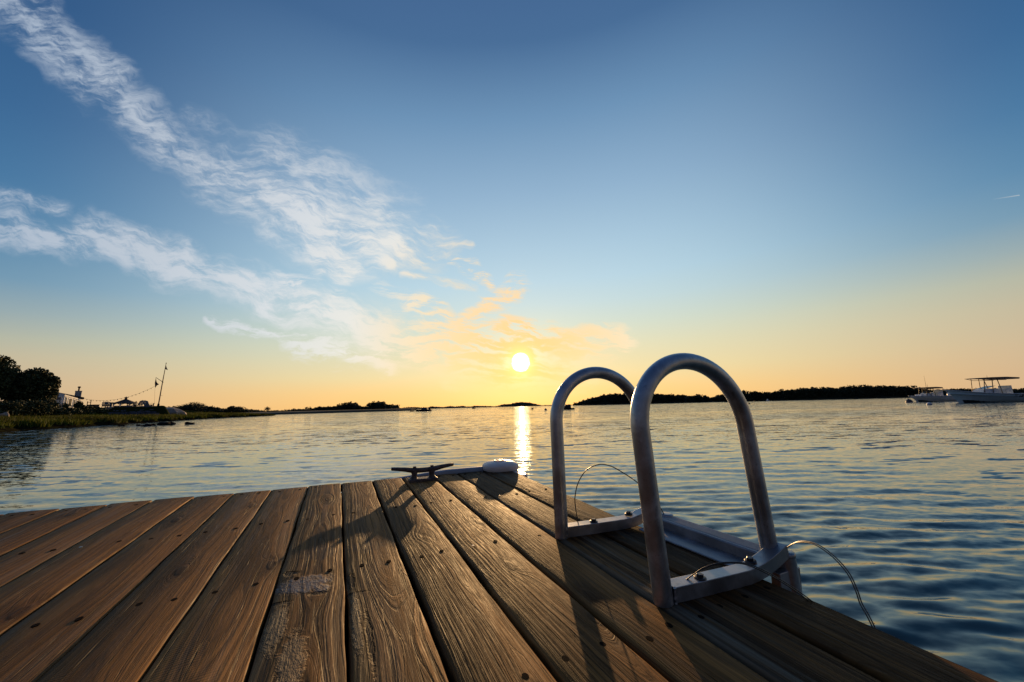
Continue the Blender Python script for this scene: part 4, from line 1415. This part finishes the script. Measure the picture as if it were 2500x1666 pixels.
mb = MB(); mb.tube([gb, at(*zl(1778, 560), FY) - pb, at(*zl(1775, 690), FY) - pb], .010, 5); mb.build('halyard', M_POLE, fp)
M_FLAG = simple('dark_flag', (.050, .026, .040), .9, 0, .3, 3)


def flag(name, label, pix, depth_):
    pts = [at(*zl(*q), depth_) for q in pix]
    mb = MB()
    c_ = sum(pts, Vector()) / len(pts)
    n_ = len(pts)
    rings_ = [[p - c_ + Vector((0, s_ * .02 + .05 * math.sin(p.z * 4 + p.x * 5), 0)) for p in pts] for s_ in (-1, 1)]
    mb.loft(rings_, smooth=False)
    return tag(mb.build(name, M_FLAG, loc=c_), label, 'flag')


flag('hanging_flag', 'dark flag hanging limp from the gaff of the flagpole', ((1789, 395), (1797, 430), (1806, 448), (1826, 465), (1806, 477), (1792, 490), (1780, 504), (1783, 450)), FY + .12)
flag('pennant', 'small dark pennant drooping at the top of the flagpole', ((1906, 250), (1909, 268), (1915, 282), (1925, 300), (1912, 296), (1900, 290)), FY + .12)
# string of lights from the house to the flagpole
P0_ = at(*zl(962, 628), 60); P1_ = at(*zl(1784, 484), 57.2)
mb = MB()
pts = []
for k in range(41):
    t_ = k / 40
    q = P0_.lerp(P1_, t_)
    q.z -= 4 * t_ * (1 - t_) * 1.05
    pts.append(q)
ls = thing('string_lights', 'thin sagging string of small bulbs from the house to the flagpole', 'string lights', tuple(P0_))
mb.tube([p - P0_ for p in pts], .014, 5); mb.build('wire', M_DARKW, ls)
M_BULB = simple('dark_bulb', (.20, .16, .12), .3, 0, .1, 5)
for k in range(2, 40, 2):
    mb = MB(); mb.lathe([(.02, .0), (.045, -.05), (.05, -.10), (.02, -.15), (0, -.155)][::-1], tuple(pts[k] - P0_), 8); mb.build('bulb', M_BULB, ls)

# ------------------------------------------------------------------ boats
M_HULL = simple('pale_blue_gelcoat', (.62, .78, .84), .25, 0, .06, 1.5)
M_HULLW = simple('white_gelcoat', (.80, .84, .86), .25, 0, .05, 1.5)
M_DECKW = simple('white_deck', (.68, .71, .75), .4, 0, .05, 2)
M_ANTIF = simple('dark_bottom_paint', (.014, .018, .024), .6, 0, .2, 2)
M_TOP = simple('canvas_top', (.15, .115, .10), .8, 0, .15, 3)
M_RAIL = simple('boat_tubing', (.10, .075, .065), .5, .3, .1, 5)
M_NAVY = simple('navy_lettering', (.010, .016, .045), .5, 0, .1, 5)
M_SMOKED = simple('smoked_screen', (.03, .04, .055), .15, 0, .1, 2)


def hull_mesh(Lh, beam, rake, sheer, tops):
    """stations from the bow; sheer(t) heights; returns list of half sections"""
    st = []
    for k in range(19):
        t = k / 18
        xs = Lh * t
        xk = rake + (Lh - rake) * t
        hb = beam / 2 * (1 - (1 - t) ** 2.6) ** .75 * (1 - .06 * max(0, t - .6) / .4)
        hc = beam / 2 * .86 * (1 - (1 - t) ** 1.7) ** 1.05 if t > 0 else 0
        zs = sheer(t)
        zc = .22 * (1 - t) ** 2 + .10
        xc = xs + (xk - xs) * .75
        st.append((Vector((xs, hb, zs)), Vector((xs + (xc - xs) * .35, hb * .985 - .02 + (hc - hb) * .22, zs * .66 + .05)), Vector((xc, hc, zc)), Vector((xk, hc * .55, -.10)), Vector((xk, 0, -.28))))
    return st


def center_console(name, label, origin, rz, Lh, beam, rake, sheer, m_hull, cons_x, top_x, top_z, scale=1.0, writing=None, seed=0, antennas=(), group=None, legs=5):
    root = thing(name, label, 'motorboat', origin, rz, group)
    st = hull_mesh(Lh, beam, rake, sheer, None)
    mb = MB()
    rings = []
    for a in st:
        ring = [a[0], a[1], a[2], a[3], a[4]] + [Vector((p.x, -p.y, p.z)) for p in (a[3], a[2], a[1], a[0])]
        rings.append(ring)
    mb.loft(rings, close=False, smooth=True)
    mb.add([p for p in rings[-1]], [tuple(range(len(rings[-1])))])
    mb.build('hull', m_hull, root)
    mb = MB()
    low = []
    for a in st[1:]:
        low.append([a[2] + Vector((-.01, .012, .03)), a[3] + Vector((0, .012, -.005)), a[4] + Vector((0, 0, -.02)), Vector((a[3].x, -a[3].y - .012, a[3].z - .005)), Vector((a[2].x - .01, -a[2].y - .012, a[2].z + .03))])
    mb.loft(low, close=False, smooth=True)
    mb.build('bottom_paint', M_ANTIF, root)
    mb = MB()   # gunwale cap
    for s_ in (-1, 1):
        mb.loft([[Vector((a[0].x - .02, s_ * (a[0].y + .025), a[0].z - .05)), Vector((a[0].x - .02, s_ * (a[0].y + .025), a[0].z + .02)), Vector((a[0].x, s_ * max(0, a[0].y - .14), a[0].z + .03)), Vector((a[0].x, s_ * max(0, a[0].y - .14), a[0].z - .05))] for a in st], smooth=True)
    mb.build('gunwale', M_DECKW, root)
    mb = MB()
    mb.loft([[Vector((a[0].x + .02, a[0].y * .96, a[0].z * .72)), Vector((a[0].x + .02, -a[0].y * .96, a[0].z * .72))] for a in st], close=False, smooth=False)
    mb.build('deck', M_DECKW, root)
    zc = sheer(.55) * .72
    zt = sheer(.5)
    ch_ = zt + (top_z - zt) * .34
    mb = MB()
    x0, x1 = cons_x
    mb.loft([[Vector((x0 - .02, y_, zc)), Vector((x1, y_, zc)), Vector((x1 - .05, y_ * .94, ch_ - .12)), Vector((x1 - .32, y_ * .92, ch_)), Vector((x0 + .30, y_ * .9, ch_ - .02)), Vector((x0 + .05, y_ * .95, ch_ - .22))] for y_ in (-.52, .52)], smooth=False)
    mb.build('console', M_DECKW, root, bevel=.04)
    mb = MB()
    mb.loft([[Vector((x0 + .30, y_, ch_ - .03)), Vector((x0 + .34, y_, ch_ - .03)), Vector((x1 - .28, y_ * .9, ch_ + .30)), Vector((x1 - .34, y_ * .9, ch_ + .30))] for y_ in (-.48, .48)], smooth=False)
    mb.build('windscreen', M_SMOKED, root)
    mb = MB()
    t0, t1 = top_x
    mb.loft([[Vector((t0 + (t1 - t0) * u_, s_ * w_, top_z + .10 * math.sin(u_ * PI) - .04 * u_ + dz_)) for s_, dz_ in ((-1, 0), (1, 0), (1, -th_), (-1, -th_))] for u_, w_, th_ in ((0, .35, .03), (.06, .8, .05), (.25, 1.0, .09), (.6, 1.05, .16), (.92, 1.0, .17), (1, .8, .06))], smooth=False)
    mb.build('t_top', M_TOP, root)
    mb = MB()
    for s_ in (-1, 1):
        mb.tube([(t0 + .1, s_ * .55, top_z - .02), (t0 + .9, s_ * .55, top_z - .22), (t1 - 1.2, s_ * .55, top_z - .24)], .025, 6)
    mb.build('top_frame', M_RAIL, root)
    for s_ in (-1, 1):
        for fx0, fx1 in ((x0 + .08, x0 + .32), (x0 + (x1 - x0) * .55, x0 + (x1 - x0) * .62), (x1 + .12, x1 - .20)):
            mb = MB(); mb.tube([(fx0, s_ * .56, zc + .05), (fx0 + (fx1 - fx0) * .2, s_ * .56, ch_ * .95), (fx1, s_ * .60, top_z - .04)], .034, 8); mb.build('top_leg', M_RAIL, root)
    mb = MB(); mb.box((x1 + .95, 0, zc + .42), (.75, 1.1, .84)); mb.box((x1 + 1.22, 0, zc + .98), (.14, 1.15, .36)); mb.build('leaning_post', M_DECKW, root, bevel=.04)
    mb = MB(); mb.box((x0 - .42, 0, zc + .26), (.5, .9, .52)); mb.build('forward_seat', M_DECKW, root, bevel=.05)
    # bow rail, anchor roller
    mb = MB()
    mb.bar((-.22, 0, sheer(0) + .02), (.25, 0, sheer(0) - .03), .10, .06); mb.lathe([(.06, -.05), (.06, .05)], (-.20, 0, sheer(0) + .03), 10)
    mb.bar((-.12, 0, sheer(0) - .02), (.02, 0, sheer(0) - .20), .06, .05)
    mb.build('anchor_roller', M_DECKW, root)
    for ax, ay, az in antennas:
        mb = MB(); mb.tube([(ax, ay, top_z - .05), (ax + .05, ay, az)], [.022, .008], 6); mb.build('antenna', M_RAIL, root)
    for s_ in (-1, 1):
        mb = MB()
        mb.lathe([(.22, 0), (.24, .35), (.20, .62), (.06, .70), (0, .70)], (Lh + .28, s_ * .42, sheer(1) - .15), 10)
        mb.box((Lh + .26, s_ * .42, .05), (.22, .16, sheer(1) + .5))
        mb.build('outboard_engine', M_HULLW, root)
    if writing:
        for args in writing: hull_script(root, st, *args)
    return root


def hull_side(st, u, v):
    """point on the port topside: u = station 0..1, v = 0 at the sheer, 1 at the chine"""
    k = min(int(u * 18), 17); f_ = u * 18 - k
    def pt(a):
        s = a[0], a[1], a[2]
        return s[0].lerp(s[1], v * 2) if v < .5 else s[1].lerp(s[2], v * 2 - 1)
    p = pt(st[k]).lerp(pt(st[k + 1]), f_)
    return Vector((p.x, -p.y, p.z))


GLYPH = {  # hand-lettered strokes in a unit box, x right, y up
    'S': [[(.95, .85), (.7, 1.0), (.35, .95), (.2, .75), (.4, .55), (.65, .42), (.7, .2), (.45, .02), (.1, .05), (-.25, .0)]],
    'a': [[(.6, .38), (.35, .45), (.12, .25), (.2, .02), (.45, .05), (.62, .40), (.6, .08), (.8, .05)]],
    'l': [[(.0, .05), (.3, .5), (.42, .95), (.28, .98), (.18, .5), (.22, .05), (.45, .08)]],
    't': [[(.25, .85), (.2, .3), (.28, .03), (.5, .1)], [(.0, .6), (.5, .64)]],
    'y': [[(.05, .42), (.15, .1), (.45, .12), (.62, .44), (.5, .0), (.3, -.38), (.05, -.3), (.3, -.05), (.8, .15)]],
    'e': [[(.05, .2), (.45, .25), (.4, .45), (.15, .4), (.08, .12), (.3, .0), (.6, .12)]],
}


def hull_script(root, st, text, u0, v0, size, Lh):
    mb = MB()
    x = 0.0
    for chx in text:
        if chx == ' ':
            x += .55; continue
        w_ = {'S': 1.0, 'l': .42, 't': .48, 'a': .75, 'e': .6, 'y': .75}[chx]
        for stroke in GLYPH[chx]:
            pts = []
            for gx, gy in [(a[0] + (b[0] - a[0]) * q, a[1] + (b[1] - a[1]) * q) for a, b in zip(stroke, stroke[1:]) for q in (0, .5)] + [stroke[-1]]:
                uu = u0 + (x + gx) * size / Lh
                p = hull_side(st, uu, v0)
                z_target = gy * size
                # walk up the topside
                p_up = hull_side(st, uu, max(0, v0 - z_target / .95))
                pts.append(p_up + Vector((0, -.012, 0)))
            mb.tube(pts, size * .045, 5)
        x += w_
    # a flourish under the last letters
    pts = [hull_side(st, u0 + (x - .2 + .9 * q) * size / Lh, v0 - .03 * math.sin(q * 3)) + Vector((0, -.012, 0)) for q in np.linspace(0, 1, 6)]
    mb.tube(pts, [size * .045 * (1 - .8 * q) for q in np.linspace(0, 1, 6)], 5)
    mb.build('lettering', M_NAVY, root)


zr = lambda x, y: (2290 + x / 11.205, 900 + y / 11.205)
BY = 42.0
bo_ = at(*zr(225, 590), BY)
k = BY / FPX
wl = lambda q: (q * k / 11.205)
bowz = bo_.z
midz = at(*zr(1500, 700), BY).z
rake_b = at(*zr(590, 965), BY).x - bo_.x
sh_b = lambda t: bowz - (bowz - midz) * (1 - (1 - min(1, t * 1.55)) ** 1.9) - .04 * t
Lb = 10.6
cx0 = at(*zr(1075, 600), BY).x - bo_.x; cx1 = at(*zr(1545, 600), BY).x - bo_.x
tx0 = at(*zr(885, 270), BY).x - bo_.x; tx1 = at(*zr(1985, 305), BY).x - bo_.x
tz = at(*zr(1400, 265), BY).z
lx = at(*zr(1700, 850), BY).x - bo_.x
center_console('motorboat', 'larger pale blue moored motorboat with script lettering, cut off by the right edge', (bo_.x, BY, 0), 0.0, Lb, 2.9, rake_b, sh_b, M_HULL, (cx0, cx1), (tx0, tx1), tz,
               writing=[('Salty Sea', lx / Lb, .62, .40, Lb)], antennas=((tx0 + 1.5, -.3, tz + .32),))
zs2 = lambda x, y: (2200 + x / 15.687, 910 + y / 15.687)
SY = 58.0
bs = at(*zs2(345, 905), SY)
mz = at(*zs2(1000, 885), SY).z
Ls = at(*zs2(1900, 900), SY).x - bs.x
sh_s = lambda t: bs.z + .02 - .14 * t
center_console('motorboat', 'smaller white moored motorboat with a tall antenna, lying beyond the larger boat', (bs.x, SY, 0), 0.0, Ls, 2.3, at(*zs2(600, 1120), SY).x - bs.x, sh_s, M_HULLW,
               (at(*zs2(800, 800), SY).x - bs.x, at(*zs2(1130, 800), SY).x - bs.x), (at(*zs2(630, 580), SY).x - bs.x, at(*zs2(1370, 580), SY).x - bs.x), at(*zs2(1000, 578), SY).z,
               antennas=((at(*zs2(835, 500), SY).x - bs.x, -.4, at(*zs2(860, 130), SY).z), (at(*zs2(1110, 500), SY).x - bs.x, .4, at(*zs2(1115, 420), SY).z)))

# three small far boats
def small_boat(name, label, px0, px1, y_w, Y, h, parts, m=M_ANTIF):
    a_ = at(px0, y_w, Y); b_ = at(px1, y_w, Y)
    Lh = b_.x - a_.x
    root = thing(name, label, 'boat', (a_.x, Y, 0))
    mb = MB()
    st = hull_mesh(Lh, Lh * .36, Lh * .10, lambda t: h * (1.15 - .3 * t), None)
    rings = [[a[0], a[2], a[4]] + [Vector((p.x, -p.y, p.z)) for p in (a[2], a[0])] for a in st]
    mb.loft(rings, close=True, caps=True, smooth=True)
    mb.build('hull', m, root)
    for nm, x0, x1, hh, mm in parts:
        mb = MB(); mb.loft([[Vector((Lh * x0, s_, h * .8)), Vector((Lh * x1, s_, h * .8)), Vector((Lh * (x1 - .02), s_ * .8, h + hh)), Vector((Lh * (x0 + (x1 - x0) * .45), s_ * .8, h + hh))] for s_ in (-Lh * .13, Lh * .13)], smooth=False)
        mb.build(nm, mm, root)
    return root


small_boat('runabout', 'dark moored runabout with a windscreen, left of the sun track', 1012, 1053, 1004, 117, .55, (('windscreen', .38, .78, .60, M_SMOKED), ('engine_cover', .84, .98, .25, M_DARKW)))
small_boat('skiff', 'tiny dark skiff near the far shore left of the sun track', 1152, 1161, 997.6, 250, .5, (('cabin', .4, .7, .9, M_DARKW),))
small_boat('covered_dinghy', 'dark covered boat seen through the farther handrail hoop', 1370, 1402, 999.6, 70, .30, (('cover', .02, .75, .52, M_DARKW),))
small_boat('dinghy', 'low dark dinghy floating just left of the runabout', 1000, 1012, 1003.6, 119, .22, (('thwart', .4, .55, .08, M_DARKW),))
small_boat('white_skiff', 'tiny white skiff under the dark headland right of the near hoop', 1870, 1878, 979, 300, .7, (('cabin', .35, .65, 1.0, M_HULLW),), M_HULLW)

# buoys
M_BUOYW = simple('white_buoy', (.62, .62, .62), .5, 0, .1, 5)
M_BUOYD = simple('dark_buoy', (.05, .05, .055), .5, 0, .2, 5)
M_BLUEBAND = simple('blue_band', (.03, .06, .20), .5, 0, .1, 5)


def buoy(label, px, Y, r, m, staff=0.0):
    root = thing('mooring_buoy', label, 'buoy', (waterx(px, Y), Y, 0), group='mooring buoys')
    mb = MB(); mb.lathe([(0.02, -r * .6), (r * .75, -r * .45), (r, .12 * r), (r * .93, r * .55), (r * .6, r * .98), (.08, r * 1.15), (.06, r * 1.35), (0, r * 1.36)], (0, 0, 0), 16); b_ = mb.build('ball', m, root)
    mb = MB(); mb.lathe([(r * 1.012, r * .02), (r * 1.012, r * .22)], (0, 0, 0), 16); mb.build('band', M_BLUEBAND, root)
    if staff:
        mb = MB(); mb.tube([(0, 0, r), (.02, 0, staff)], .02, 6); mb.build('staff', M_BUOYD, root)
    return root


buoy('dark round buoy between the sun track and the farther hoop', 1299.6, 92, .27, M_BUOYD)
buoy('dark buoy just left of the farther handrail hoop', 1332, 68, .25, M_BUOYD)
buoy('dark buoy on the water right of the near hoop', 1830, 89, .24, M_BUOYD)
buoy('thin dark spar buoy standing right of the near hoop', 1842, 95, .10, M_BUOYD, .75)
buoy('white and dark ball buoy at the bow of the smaller motorboat', 2222, 54, .40, M_BUOYD)
buoy('white buoy floating low below the smaller motorboat', 2270, 36, .20, M_BUOYW)
